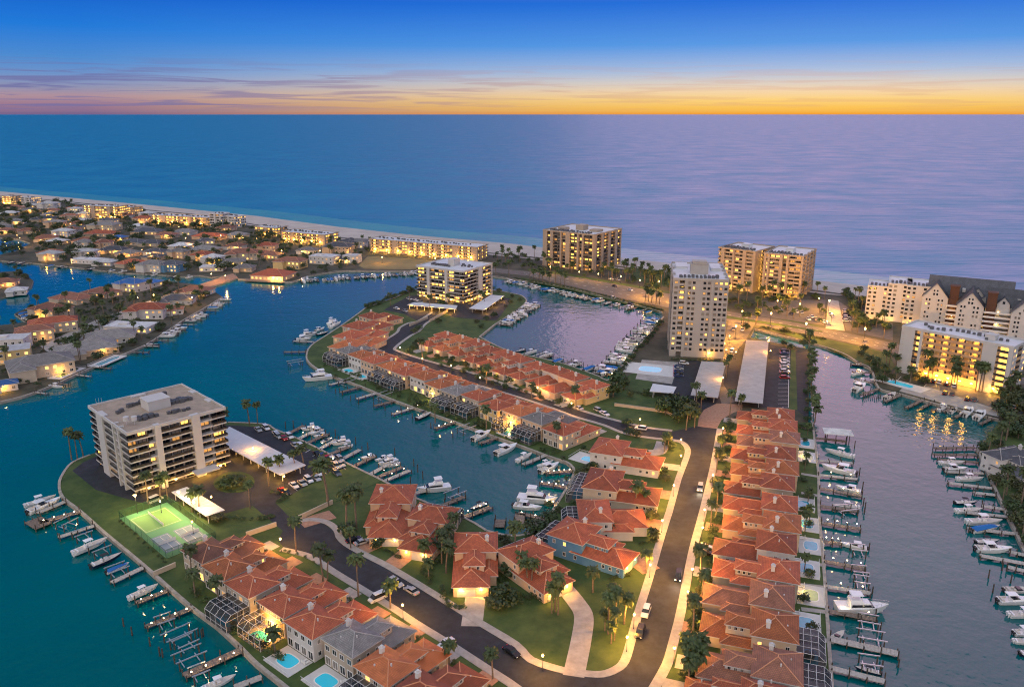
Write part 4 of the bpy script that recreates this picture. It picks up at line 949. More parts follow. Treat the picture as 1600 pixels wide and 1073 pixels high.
for x, y0, y1, h, ap in ((-4, -2, 12, 19, 27), (14, -12, 10, 18, 25.5), (24, 0, 12, 19, 24.5), (40, -15, 0, 17.5, 25), (62, -15, 0, 17.5, 25)):
    gable_block(Fg, x, x + 13, y0, y1, h, ap, 'y', t_dgr, m_whst)
    for k in range(7):
        for q in (2.2, 3.8, 8.4, 10.2):
            if rnd() < .8: win(Fg, x + q, y0, 2.2 + k * 2.5, .9, 1.2, 0, lit(.08), suffix='_d')
        for q in (3, 7): win(Fg, x + 13, y0 + q, 2.2 + k * 2.5, 1.1, 1.3, PI / 2, lit(.3)); win(Fg, x, y0 + q, 2.2 + k * 2.5, 1.1, 1.3, -PI / 2, lit(.2))
    for q in (5.6, 7.2): win(Fg, x + q, y0, h + 1.6, .9, 1.3, 0, 'dark', suffix='_d'); win(Fg, x + q, y0, h + 3.6, .8, 1.0, 0, 'dark', suffix='_d')
for x, y in ((9.4, -1), (28, -11), (55, -14)): build(MB().box(x, x + 4.6, y, y + 5, -.3, 25.5).box(x - .3, x + 4.9, y - .3, y + 5.3, 25.5, 26.2), 'brick_tower', m_brick, Fg)
for x, y, z in ((16, 7.2, 22.7), (20, 7.2, 22.7), (36, 6, 24), (43, -2, 21.6), (46, -2, 21.6), (49, -2, 21.6), (68, -2, 21.6), (71, -2, 21.6)):
    build(MB().box(x - .8, x + .8, y - 1.6, y + 1.2, z - .9, z + .9).prism([V((x - .9, y - 1.7)), V((x + .9, y - 1.7)), V((x + .9, y + 1.3)), V((x - .9, y + 1.3))], z + .9, z + 1.05), 'dormer', m_whst, Fg)
for x, y, p in ((12, -3, 700), (34, -8, 700), (59, -9, 700)):
    for z in (3, 9, 15): lamp('balcony_light', (x, y, z), p * .5, Fg, (1.0, .60, .18), .25); build(MB().box(x - .2, x + .2, y - .2, y + .2, z + .2, z + .4), 'balcony_lamp', m_lamp, Fg)
for x0, x1, y0, y1 in ((9.1, 13.9, -6, 5), (27.1, 39.9, -13, -6.8), (53.1, 61.9, -13, -6.8)):
    for k in range(1, 7): build(MB().box(x0, x1, y0, y1, 2.5 * k, 2.5 * k + .22), 'balcony', m_whst, Fg); build(MB().box(x0, x1, y0, y0 + .08, 2.5 * k + .22, 2.5 * k + 1.1), 'balcony_rail', m_white, Fg)
    for k in range(6):
        for q in range(max(1, int((x1 - x0) / 3))): win(Fg, x0 + (x1 - x0) * (q + .5) / max(1, int((x1 - x0) / 3)), min(y1 - .1, -7.05) if y1 < 0 else 4.9, 2.5 * k + 3.6, 1.8, 1.7, 0, lit(.45))
for x, y, h, ap in ((20, 4.2, 21.5, 25), (33, -7.6, 20, 23.6), (46, -7.6, 20, 23.6), (80, -7.6, 20, 23.6)): gable_block(Fg, x, x + 6, y, y + 6, h, ap, 'y', t_dgr, m_whst); win(Fg, x + 3, y, h + .6, 1.2, 1.4, 0, 'dark', suffix='_d')
tag(Fg, 'large white gabled apartment range with slate roofs and brown brick towers', 'apartment block')
# low yellow-lit buildings along the beach
def lowrise(c0, c1, dep, nf, fh, label, faces, wall=m_beige, p=.5, base=.5, roofm=None, lights=0, pw=900):
    a, b = G(*c0), G(*c1); L = (b - a).length
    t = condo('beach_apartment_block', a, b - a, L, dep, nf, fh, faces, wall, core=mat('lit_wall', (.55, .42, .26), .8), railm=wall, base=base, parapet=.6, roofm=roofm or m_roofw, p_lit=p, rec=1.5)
    tag(t, label, 'apartment block')
    for k in range(lights): x = L * (k + .5) / lights; lamp('facade_light', (x, -2.0, 2.4), pw, t, (1.0, .46, .05), .4); build(MB().box(x - .4, x + .4, -.5, -.1, 2.6, 2.9), 'wall_lamp', m_lampc, t)
    acs(t, [(4 + k * 3.1, dep * .5 + R(-2, 2)) for k in range(int(L / 3.5))], base + nf * fh + .06); return t
lg = [(2, 'N'), (3, 'L')]
lowrise((578, 393), (746, 408), 20, 4, 2.7, 'long yellow-lit four-storey beach building above the vacant lot', [[(3, 'L'), (2, 'B'), (3, 'L'), (2, 'N'), (3, 'B'), (1, 'N'), (3, 'L'), (2, 'B'), (3, 'L'), (1, 'N'), (3, 'L'), (2, 'B'), (2, 'N'), (4, 'L'), (2, 'N')], [(3, 'B'), (1, 'P'), (3, 'B'), (1, 'P'), (3, 'B')], [], [(3, 'W')]], lights=9, pw=1700)
lowrise((440, 377), (508, 383), 22, 3, 2.9, 'yellow-lit three-storey beach building left of the dark gabled house', [[(3, 'L'), (1, 'N'), (3, 'L'), (2, 'B'), (3, 'L'), (2, 'N')], [(3, 'B'), (1, 'P'), (3, 'B')], [], [(3, 'W')]], lights=5, pw=1500)
lowrise((398, 368), (432, 371), 18, 3, 2.8, 'brown three-storey beach building beside the yellow-lit one', [[(3, 'B'), (1, 'N'), (3, 'B')], [(3, 'B'), (1, 'P'), (3, 'B')], [], []], lights=1)
lowrise((131, 341), (184, 343), 20, 5, 2.8, 'yellow-lit five-storey block near the far left beach', [[(4, 'L'), (2, 'N'), (3, 'B'), (3, 'B'), (2, 'N'), (3, 'L')], [(3, 'B')], [], []], lights=3, pw=2500)
lowrise((186, 334), (206, 336), 16, 3, 2.8, 'peach beach block right of the five-storey lit one', [[(3, 'B'), (1, 'N'), (3, 'B')], [(3, 'W')], [], []], m_peach)
lowrise((237, 349), (326, 354), 18, 3, 2.9, 'long amber-lit three-storey beach block on the left shore', [[(3, 'L'), (2, 'N'), (3, 'B'), (2, 'L'), (3, 'B'), (1, 'P'), (2, 'L'), (4, 'W')], [(3, 'W')], [], []], m_peach, lights=4, pw=1800)
lowrise((328, 355), (346, 356), 16, 5, 2.8, 'narrow white five-storey beach block with blue shadow side', [[(3, 'B'), (1, 'P'), (3, 'B')], [(3, 'W')], [], []], m_whst, .08)
lowrise((348, 354), (367, 356), 16, 4, 2.8, 'white four-storey beach block with small square windows', [[(3, 'W'), (1, 'N'), (3, 'W')], [(3, 'W')], [], []], m_whst, .15)
lowrise((3, 320), (19, 321), 16, 4, 2.8, 'yellow-lit block at the far left edge of the beach', [[(1, 'L')], [(3, 'W')], [], []], lights=2, pw=2500)
lowrise((34, 322), (48, 323), 16, 4, 2.8, 'pale block second from the far left edge of the beach', [[(3, 'B'), (1, 'P'), (3, 'B')], [(3, 'W')], [], []], m_whst, .3)
# carports and parking roofs
def carport(px, z, label, n=5, roofm=None, cars=0):
    """px: four roof corners; long sides 0-1 and 3-2"""
    P = [G(a, b, z) for a, b in px]; t = empty('carport', (P[0].x, P[0].y, 0), ang(P[1] - P[0])); c, s = math.cos(-ang(P[1] - P[0])), math.sin(-ang(P[1] - P[0]))
    q = [V((c * (p - P[0]).x - s * (p - P[0]).y, s * (p - P[0]).x + c * (p - P[0]).y)) for p in P]
    mb = MB(); mb.prism(q, z - .25, z, 0); build(mb, 'roof', roofm or m_roofw, t)
    rb = MB()
    for k in range(int(q[1].x / 2.0)): 
        f = (k + .5) / int(q[1].x / 2.0); a, b = q[0].lerp(q[1], f), q[3].lerp(q[2], f); rb.tube((a.x, a.y, z), (b.x, b.y, z), .06, n=4, cap=False)
    build(rb, 'roof_seams', roofm or m_roofw, t)
    for k in range(n + 1):
        f = .03 + .94 * k / n
        for g in (.15, .85):
            a = q[0].lerp(q[1], f).lerp(q[3].lerp(q[2], f), g); obj('post', unitbox('post', m_white, -.5, .5), t, (a.x, a.y, 0), 0, (.2, .2, z - .2))
    tag(t, label, 'carport'); return t, q
ct, q = carport([(358, 666), (478, 726), (438, 742), (340, 690)], 3.2, 'long white carport roof beside the left condominium car park', 8)
for f in (.3, .55, .8, .97): a = q[3].lerp(q[2], f); lamp('carport_light', (a.x, a.y + .3, 2.6), 700, ct, (1.0, .46, .06), .25)
carport([(292, 760), (351, 796), (322, 806), (268, 768)], 3.0, 'short white carport by the tennis court', 4)
ct, q = carport([(647, 472), (715, 477), (712, 483), (636, 476)], 3.0, 'white carport in front of the middle condominium', 6)
for f in (.1, .3, .5, .7, .9): a = q[3].lerp(q[2], f); lamp('carport_light', (a.x, a.y - .4, 2.2), 1300, ct, (1.0, .46, .05), .25)
ct, q = carport([(733, 481.5), (767, 460.5), (788, 462), (757, 484)], 3.0, 'slanting white carport right of the middle condominium', 6)
for f in (.1, .5, .9): a = q[3].lerp(q[2], f); lamp('carport_light', (a.x, a.y - .4, 2.2), 900, ct, (1.0, .46, .05), .25)
m_gar = mat('garage_roof', (.40, .37, .36), .8, var=.12, vs=.25)
carport([(1079, 617), (1096, 564), (1134, 566), (1122, 621)], 3.0, 'ribbed grey carport roof nearer the slim tower', 8, m_gar)
carport([(1148, 626), (1166, 531), (1201, 533), (1192, 630)], 3.0, 'long ribbed grey carport roof by the right car park', 12, m_gar)
carport([(1015, 611), (1020, 599), (1057, 604), (1052, 614)], 3.0, 'small white flat pavilion roof on the lawn', 3)
# tennis court
tp = [(187, 810), (252, 786), (341, 836), (262, 874)]
P = GL(tp); tc = empty('tennis_court', (P[0].x, P[0].y, .05), ang(P[3] - P[0])); c_, s_ = math.cos(-ang(P[3] - P[0])), math.sin(-ang(P[3] - P[0]))
q = [V((c_ * (p - P[0]).x - s_ * (p - P[0]).y, s_ * (p - P[0]).x + c_ * (p - P[0]).y)) for p in P]
Lx = (q[3].x + q[2].x - q[1].x) / 2; Ly = (q[1].y + q[2].y) / 2
build(MB().box(0, Lx, 0, Ly, -.2, .05), 'court_surface', mat('court_green', (.10, .28, .14), .8, var=.08, vs=.2), tc)
m_cb = mat('court_grey_blue', (.16, .22, .30), .8, var=.06, vs=.3)
build(MB().box(Lx * .08, Lx * .46, Ly * .12, Ly * .88, .05, .058), 'tennis_field', mat('court_yellow_green', (.16, .33, .11), .8), tc)
ln = MB()
def rect(x0, x1, y0, y1, z=.064, t=.07): ln.box(x0, x1, y0, y0 + t, .058, z); ln.box(x0, x1, y1 - t, y1, .058, z); ln.box(x0, x0 + t, y0 + t, y1 - t, .058, z); ln.box(x1 - t, x1, y0 + t, y1 - t, .058, z)
rect(Lx * .1, Lx * .44, Ly * .14, Ly * .86)
for y0, y1 in ((.08, .44), (.54, .92)):
    build(MB().box(Lx * .58, Lx * .92, Ly * y0, Ly * y1, .05, .058), 'pickleball_field', m_cb, tc); rect(Lx * .6, Lx * .9, Ly * (y0 + .03), Ly * (y1 - .03)); ln.box(Lx * .6, Lx * .9, Ly * (y0 + y1) / 2 - .035, Ly * (y0 + y1) / 2 + .035, .058, .066)
    build(MB().box(Lx * .75 - .02, Lx * .75 + .02, Ly * y0, Ly * y1, .1, 1.0), 'net', m_white, tc)
build(ln, 'court_lines', m_white, tc); build(MB().box(Lx * .1, Lx * .44, Ly * .5 - .03, Ly * .5 + .03, .1, 1.0), 'net', m_white, tc)
fn = MB(); sc_ = MB()
for a, b in (((0, 0), (Lx, 0)), ((Lx, 0), (Lx, Ly)), ((Lx, Ly), (0, Ly)), ((0, Ly), (0, 0))):
    n = 8
    for k in range(n + 1): fn.tube((a[0] + (b[0] - a[0]) * k / n, a[1] + (b[1] - a[1]) * k / n, 0), (a[0] + (b[0] - a[0]) * k / n, a[1] + (b[1] - a[1]) * k / n, 2.6), .04, n=4)
    fn.tube((*a, 2.6), (*b, 2.6), .04, n=4); sc_.face([(*a, .1), (*b, .1), (*b, 2.6), (*a, 2.6)])
fo = build(fn, 'fence_frame', mat('court_fence', (.03, .10, .05), .6), tc)
def fscr():
    m = m_screen.copy(); m.name = 'court_fence_mesh'; n = m.node_tree.nodes; n['Principled BSDF'].inputs['Base Color'].default_value = (.02, .09, .045, 1); n['Mix Shader'].inputs[0].default_value = .45; return m
build(sc_, 'fence_mesh', fscr(), fo)
tag(tc, 'floodlit green tennis court with two grey-blue pickleball courts', 'tennis court')
for k, (fx, fy) in enumerate(((.25, 1.05), (.02, .35), (.55, 1.06))):
    x, y = Lx * fx, Ly * fy; w_ = tc.matrix_basis @ V((x, y, 0)); fl = empty('floodlight_mast', (w_.x, w_.y, 0), 0)
    build(MB().tube((0, 0, 0), (0, 0, 6.2), .09, .06), 'mast', m_dark, fl); build(MB().box(-.4, .4, -.2, .2, 6.2, 6.45), 'flood_lamp', m_lamp, fl)
    lamp('flood_light', (0, -.3, 5.95), 3400, fl, (1.0, .74, .28), .3); tag(fl, ('floodlight mast behind the far side of the tennis court', 'floodlight mast at the seaward end of the tennis court', 'floodlight mast by the short carport and tennis court')[k], 'floodlight', 'court floodlights')
# ================================================================ HOUSES
random.seed(23)
def rowhouses(a, za, b, zb, n, side, specs, zone, depth=21, width=None, f0=0.0, wf=.88):
    """a, b: pixels of the street-front line of the first and last house; side: +1 if the water lies left of a->b"""
    A_, B_ = (a, b) if za is None else (G(*a, za), G(*b, zb)); d = B_ - A_; L = d.length; u = d / L; nrm = V((-u.y, u.x)) * side; sp = L / n
    for k, spx in enumerate(specs):
        roof, wall, opt = (spx + '  ')[0], spx[1], spx[2:]
        c = A_ + u * sp * (k + .5 + f0) + nrm * (depth / 2 + ((k * 37) % 5 - 2) * .45)
        rz = ang(nrm) - PI / 2
        t = townhouse(c, rz, (width or sp * wf), depth * (1.0 if 's' not in opt else .92), roof, wall, mirror='m' in opt, p_lit=.16 if 'l' in opt else .035, cage=(6.5 if 'c' in opt else False), clere='n' not in opt, h2=6.0 + .4 * ((k * 7) % 3))
        if 'G' in opt: enclosure(t, -4.6, 4.6, depth / 2 + .06, depth / 2 + 6.6, glow=6000)
        later(t, zone, k, RN[roof] + ' ' + WN[wall] + ' house', 'house', 'row houses'); BLOCK.append((c, 12.5))
        if 'p' in opt:
            pc = c + nrm * (depth / 2 + 3.6)
            w_ = tpool(pc, rz, 7.5, 5.5, zone + ' pool', k, m_pool2 if 'q' in opt else (m_poolp if 'y' in opt else m_pool)); 
        if 'Y' in opt: lamp('patio_light', (0, depth / 2 + 1.5, 2.6), 500, t, (1.0, .60, .12), .2); build(MB().box(-.2, .2, depth / 2 + .02, depth / 2 + .25, 2.6, 2.9), 'wall_lamp', m_lamp, t)
        # garage lights
        if rnd() < .75: lamp('garage_light', (R(-3, 3), -depth / 2 - .8, 2.3), 110, t, (1.0, .46, .07), .15); 
        if zone != 'right row near':
            for sx in (-1, 1):
                if rnd() < .7: pp_ = c - nrm * (depth / 2 + R(.8, 1.6)) + u * sx * sp * R(.34, .44); shrub(pp_, zone + ' front shrubs', R(.8, 1.4), key=k)
        # driveway
        dv = MB(); dv.box(-4.6, .4, -depth / 2 - 5.4, -depth / 2 - .02, -.2, .075); build(dv, 'driveway', m_paver if k % 3 else m_drive, t)
def tpool(c, rz, w, d, zone, key, water):
    t = empty('swimming_pool', (c.x, c.y, .02), rz)
    build(MB().box(-w / 2 - 1, w / 2 + 1, -d / 2 - .6, d / 2 + .6, -.3, .12), 'deck', m_whst, t)
    a, b = w * .34, d * .33; P = [V((a * math.copysign(abs(math.cos(k * PI / 12)) ** .55, math.cos(k * PI / 12)), b * math.copysign(abs(math.sin(k * PI / 12)) ** .55, math.sin(k * PI / 12)))) for k in range(24)]
    co = MB(); co.ribbon(P, -.28, 0, .1, .17, closed=True); build(co, 'coping', m_white, t); wt = MB(); wt.prism(P, None, .135); build(wt, 'water', water, t)
    f = MB(); y = d / 2 + .55
    f.box(-w / 2 - 1, w / 2 + 1, y, y + .05, 1.0, 1.07)
    for k in range(int(w / .5) + 4): f.box(-w / 2 - 1 + k * .5, -w / 2 - .95 + k * .5, y, y + .05, .12, 1.0)
    build(f, 'railing', m_white, t)
    for k in range(2): build(MB().box(-.3, .3, -.9, .55, .3, .42).box(-.3, .3, .5, .62, .3, .95).box(-.25, .25, -.8, -.7, .1, .3).box(-.25, .25, .4, .5, .1, .3), 'lounge_chair', m_white, t, (-w / 2 - .3 + k * .9, -d / 2 + .6, 0))
    later(t, zone, key, 'swimming pool', 'pool', 'row house pools'); return t
# right row, far to near
rowhouses((1158, 641), 3.2, (1082, 1058), 3.2, 13, 1, ['rt', 'rcmp', 'bpYpy', 'ry', 'op', 'rtmp', 'rcnpY', 'opp', 'rwmnp', 'rtYpy', 'bpnp', 'occ', 'bwmcl'], 'right row', wf=.80)
rowhouses((1082, 1058), 3.2, (1072, 1110), 3.2, 2, 1, ['rtc', 'rwc'], 'right row near')
# left foreground row
rowhouses(V((-79.2, 207.4)), None, V((-3.9, 145.2)), None, 8, -1, ['bt', 'ot', 'rtc', 'rpG', 'rwpq', 'gtpq', 'otc', 'rt'], 'left row', depth=18.3, wf=.83)
# middle peninsula, water-side row
rowhouses((577, 542), 3.2, (942, 668), 3.2, 13, -1, ['gtc', 'owpq', 'rppq', 'opc', 'rpc', 'owl', 'ocY', 'gtc', 'rtc', 'ry', 'opG', 'gpc', 'rtl'], 'middle row', f0=0)
# middle peninsula, basin-side row
rowhouses((655, 535), 3.2, (905, 627), 3.2, 10, 1, ['rt', 'op', 'rt', 'rtm', 'rp', 'rwm', 'rt', 'rwn', 'rpn', 'ry'], 'basin row', depth=19)
# houses round the point
for (fx, fy), (bx, by), r_, w_, o_, k in (((588, 528), (530, 545), 'o', 'p', True, 0), ((593, 517), (535, 529), 'r', 'p', False, 1), ((602, 505), (548, 513), 'r', 'p', False, 2), ((618, 494), (572, 497), 'r', 'p', False, 3)):
    f_, b_ = G(fx, fy, 3), G(bx, by, 6); c = (f_ + b_) / 2; rz = ang(b_ - f_) - PI / 2
    t = townhouse(c, rz, 12.8, (b_ - f_).length, r_, w_, p_lit=.2, cage=6 if o_ else False); later(t, 'point row', k, RN[r_] + ' ' + WN[w_] + ' house', 'house', 'row houses'); BLOCK.append((c, 13))
    lamp('garage_light', (0, -(b_ - f_).length / 2 - 1, 2.3), 160, t, (1.0, .56, .14), .15)
# detached houses between the two streets
def detached(fx, fy, bx, by, w, roof, wall, label, mirror=False, cage=False, p=.05, clere=True, glow=260, h2=6.3):
    f_, b_ = G(fx, fy, 3.2), G(bx, by, 6.3); c = (f_ + b_) / 2; d = (b_ - f_).length; rz = ang(b_ - f_) - PI / 2
    t = townhouse(c, rz, w, d, roof, wall, mirror, p, cage, 'detached_house', clere, h2=h2); tag(t, label, 'house', 'detached houses'); BLOCK.append((c, 13))
    for x in (-3.6, 1.6): lamp('garage_light', (x * (-1 if mirror else 1), -d / 2 - .7, 2.2), glow, t, (1.0, .46, .07), .15); build(MB().box(x * (-1 if mirror else 1) - .12, x * (-1 if mirror else 1) + .12, -d / 2 - .25, -d / 2 - .02, 2.0, 2.4), 'wall_lamp', m_lamp, t)
    return t, rz, c, d
detached(1034, 722, 930, 694, 13.5, 'r', 'w', 'white house with red hipped roof nearest the street junction', cage=False)
detached(1030, 773, 918, 745, 15, 'r', 'c', 'cream house with two red roofs, second up the main street on its left', cage=5.5, glow=600)
detached(1008, 812, 905, 797, 13.5, 'r', 'w', 'white walled red roofed house just behind the blue one', cage=5, clere=False, mirror=True)
detached(988, 872, 872, 820, 11.5, 'r', 'u', 'blue walled house with terracotta roof at the bend of the road', cage=5.5, glow=150)
detached(878, 913, 806, 848, 12, 'r', 'p', 'peach house with curving concrete driveway and lit porch', cage=5, glow=700)
detached(742, 915, 744, 832, 11.2, 'r', 'p', 'peach house at the head of the straight concrete driveway', glow=600)
detached(597, 838, 620, 757, 12.2, 'r', 'p', 'terracotta roofed peach house beside the condominium lawn', mirror=True, glow=200)
detached(643, 858, 686, 790, 12.2, 'r', 'p', 'terracotta roofed peach house between the lawn house and palms', mirror=True, cage=6, glow=300)
# ---------------------------------------------------------------- far shore houses (crop coordinates of the survey tiles)
def c1(x, y): return (x / 4, 280 + y / 4)
def c2(x, y): return (400 + x / 4, 280 + y / 4)
def c5(x, y): return (x / 4, 540 + y / 4)
far = [  # tile, x, y, w, d, rot, roof, wall, floors, flat, zone
    (c1, 330, 800, 20, 13, -.5, 'b', 't', 2, 0, 'I'), (c1, 470, 735, 24, 14, -.5, 'b', 't', 1, 0, 'I'), (c1, 330, 885, 24, 12, .5, 'r', 'c', 2, 0, 'I'), (c1, 215, 935, 18, 11, .5, 'b', 't', 2, 0, 'I'), (c1, 60, 990, 17, 12, .2, 'w', 'w', 2, 1, 'I'), (c1, 650, 700, 20, 13, -.5, 'b', 't', 1, 0, 'I'),
    (c1, 830, 640, 17, 13, -.4, 'u', 'w', 2, 0, 'I'), (c1, 935, 640, 15, 12, -.4, 'u', 'w', 1, 0, 'I'), (c1, 920, 800, 22, 14, .1, 'r', 'w', 2, 0, 'I'), (c1, 1110, 745, 21, 14, .1, 's', 'w', 1, 0, 'I'), (c1, 1225, 690, 21, 13, -.2, 'b', 'w', 1, 0, 'I'), (c1, 690, 975, 24, 16, .4, 'g', 'w', 1, 0, 'I'), (c1, 820, 912, 26, 13, -.1, 'w', 'w', 1, 1, 'I'), (c1, 590, 1035, 20, 14, .5, 'g', 'w', 1, 0, 'I'), (c1, 1090, 810, 10, 8, .3, 'b', 'w', 1, 0, 'I'),
    (c5, 250, 95, 27, 17, .62, 'g', 'c', 2, 0, 'I'), (c5, 540, 10, 28, 16, .62, 'g', 'c', 1, 0, 'I'), (c5, 60, 20, 18, 13, .5, 'w', 'y', 2, 1, 'I'), (c5, 25, 235, 10, 7, .6, 'u', 'w', 1, 0, 'I'),
    (c1, 30, 640, 16, 12, .3, 'b', 'p', 1, 0, 'S'), (c1, 105, 690, 12, 10, .4, 'w', 'w', 1, 0, 'S'),
    (c1, 90, 262, 20, 14, .2, 'g', 'w', 1, 0, 'B'), (c1, 280, 245, 24, 15, .1, 's', 't', 1, 0, 'B'), (c1, 500, 275, 18, 13, -.3, 'b', 't', 1, 0, 'B'), (c1, 660, 280, 28, 16, -.2, 'g', 'c', 2, 0, 'B'), (c1, 640, 335, 30, 14, -.2, 'r', 't', 1, 0, 'B'), (c1, 870, 290, 16, 12, -.2, 'w', 'w', 1, 0, 'B'), (c1, 930, 322, 28, 15, -.2, 's', 'p', 1, 0, 'B'), (c1, 1160, 325, 20, 13, -.3, 'g', 'w', 1, 0, 'B'), (c1, 1320, 352, 30, 14, -.3, 'r', 'p', 1, 0, 'B'), (c1, 745, 362, 13, 11, -.2, 'u', 'c', 1, 0, 'B'), (c1, 650, 392, 14, 11, .2, 'b', 'p', 2, 0, 'B'), (c1, 840, 388, 20, 13, -.3, 's', 't', 1, 0, 'B'), (c1, 960, 395, 20, 13, -.3, 's', 'c', 1, 0, 'B'), (c1, 290, 365, 20, 13, .3, 'b', 'c', 1, 0, 'B'), (c1, 545, 380, 20, 13, -.1, 'b', 'p', 1, 0, 'B'), (c1, 720, 437, 24, 14, -.2, 's', 't', 1, 0, 'B'), (c1, 1140, 412, 18, 13, -.3, 'w', 'w', 1, 0, 'B'), (c1, 1290, 432, 24, 14, -.3, 'g', 't', 1, 0, 'B'), (c1, 1520, 455, 26, 16, .1, 'b', 'c', 2, 0, 'B'),
    (c1, 1330, 545, 18, 12, .1, 'w', 'w', 1, 1, 'B'), (c1, 330, 455, 18, 12, -.2, 'b', 'c', 1, 0, 'B'), (c1, 550, 500, 24, 11, -.2, 'w', 'w', 1, 1, 'B'), (c1, 665, 512, 16, 11, -.2, 'w', 'w', 1, 0, 'B'), (c1, 840, 520, 22, 13, -.3, 'r', 't', 1, 0, 'B'), (c1, 965, 525, 20, 13, -.3, 'g', 'w', 2, 0, 'B'), (c1, 1080, 525, 16, 12, -.3, 's', 'u', 2, 0, 'B'), (c1, 1490, 345, 18, 12, -.3, 'g', 'w', 1, 0, 'B'), (c1, 180, 320, 18, 12, .2, 'b', 't', 1, 0, 'B'), (c1, 420, 225, 16, 11, .1, 'w', 'c', 1, 0, 'B'), (c1, 60, 210, 18, 12, .2, 'w', 'y', 1, 0, 'B'), (c1, 330, 195, 18, 12, 0, 'b', 'y', 1, 0, 'B'), (c1, 190, 190, 18, 12, 0, 'g', 'y', 1, 0, 'B'), (c1, 310, 150, 22, 14, -.2, 'w', 'w', 2, 0, 'B'), (c1, 480, 180, 18, 12, -.2, 'w', 'w', 2, 1, 'B'), (c1, 780, 225, 18, 12, -.2, 'b', 'w', 1, 0, 'B'), (c1, 900, 240, 18, 12, -.2, 'r', 'p', 2, 0, 'B'), (c1, 1050, 345, 18, 12, -.2, 'b', 't', 1, 0, 'B'), (c1, 1420, 300, 16, 12, -.2, 'b', 'p', 1, 0, 'B'),
    (c2, 220, 505, 22, 13, -.3, 'b', 'y', 2, 0, 'C'), (c2, 430, 478, 22, 14, -.3, 'w', 'w', 2, 1, 'C'), (c2, 545, 495, 15, 12, -.3, 's', 'w', 1, 0, 'C'), (c2, 600, 475, 12, 11, -.3, 'w', 'w', 2, 1, 'C'), (c2, 70, 410, 16, 12, -.2, 'r', 'p', 2, 0, 'C'), (c2, 30, 460, 16, 12, -.2, 'b', 'c', 1, 0, 'C'), (c2, 520, 415, 24, 14, -.2, 's', 't', 2, 0, 'C'), (c2, 590, 385, 16, 14, .9, 's', 't', 2, 0, 'C'), (c2, 330, 440, 16, 11, -.3, 'g', 'w', 1, 0, 'C'), (c2, 640, 385, 14, 11, -.3, 'g', 'w', 2, 0, 'C'), (c2, 100, 470, 16, 11, -.2, 'b', 't', 1, 0, 'C')]
ZT = {'I': 'left island houses', 'S': 'small island houses', 'B': 'far left shore houses', 'C': 'far centre shore houses'}
for T_, x, y, w_, d_, rot, rf_, wl_, fl_, flat, zn in far:
    c = G(*T_(x, y), 3.0 * fl_); t = simple_house(c, rot, w_, d_, rf_, wl_, fl_, .22, bool(flat), 'waterside_house')
    later(t, ZT[zn], c.x, RN[rf_] + ' roofed ' + WN[wl_] + ' house', 'house', 'far shore houses'); BLOCK.append((c, max(w_, d_) * .55))
    if rnd() < .62:
        a = R(0, 6.28); lamp('porch_light', (w_ * .5 * R(-1, 1), -d_ * .5 - 1.8, 2.4), R(300, 1100) // 100 * 100, t, (1.0, .46, .07), .3)
# more roofs of the far left shore, set between the surveyed ones
random.seed(61); n_ = 0; tr_ = 0
while n_ < 34 and tr_ < 3000:
    tr_ += 1; px, py = R(5, 395), R(312, 424)
    if py < 308 + px * .105 + 6 or py > 404 + px * .06 - 2 or (px < 60 and py > 365): continue
    c = G(px, py); w_ = R(13, 19)
    if any((c - q).length < r + w_ * .62 for q, r in BLOCK): continue
    if any((c - G(*q)).length < r for q, r in (((655, 390), 30), ((478, 372), 30), ((415, 362), 26), ((158, 332), 34), ((282, 344), 48), ((348, 350), 26), ((12, 316), 20), ((42, 318), 20))): continue
    n_ += 1; rf_ = random.choice('gwswgbrw'); wl_ = random.choice('wctpw'); t = simple_house(c, R(-.5, .3), w_, R(10, 13), rf_, wl_, 1 if rnd() < .7 else 2, .25, False, 'waterside_house')
    later(t, ZT['B'], c.x, RN[rf_] + ' roofed ' + WN[wl_] + ' house', 'house', 'far shore houses'); BLOCK.append((c, w_ * .55))
    if rnd() < .6: lamp('porch_light', (R(-5, 5), -8.5, 2.4), 900, t, (1.0, .46, .07), .3)
# waterfront restaurant with wide red roof
rs = simple_house(G(427, 424, 5), -.25, 27, 20, 'r', 'p', 1, .6, False, 'waterfront_restaurant', False); tag(rs, 'wide red roofed waterfront restaurant glowing orange at its end', 'restaurant')
for x in (6, 11): lamp('porch_light', (x, -12, 2.6), 2600, rs, (1.0, .48, .08), .4)
build(MB().box(-16, 16, -15, -10.2, -.4, .1), 'deck', m_wood, rs); BLOCK.append((V(rs.location[:2]), 18))
# right bank house
rb = townhouse(G(1592, 716, 6), .35, 15, 16, 's', 'w', p_lit=.15, name='detached_house'); tag(rb, 'slate roofed white house on the right bank cut by the frame', 'house')
BLOCK.append((V(rb.location[:2]), 11))
# beach bar and pool houses
# ================================================================ DOCKS AND BOATS
random.seed(5)
def Z(x0, y0, s): return lambda x, y: (x0 + x * s, y0 + y * s)
def D_(f, a, b, zone, **k): dock(*f(*a), *f(*b), zone, **k)
def B_(f, a, b, kind, zone, **k): boat(*f(*a), *f(*b), kind, zone, **k)
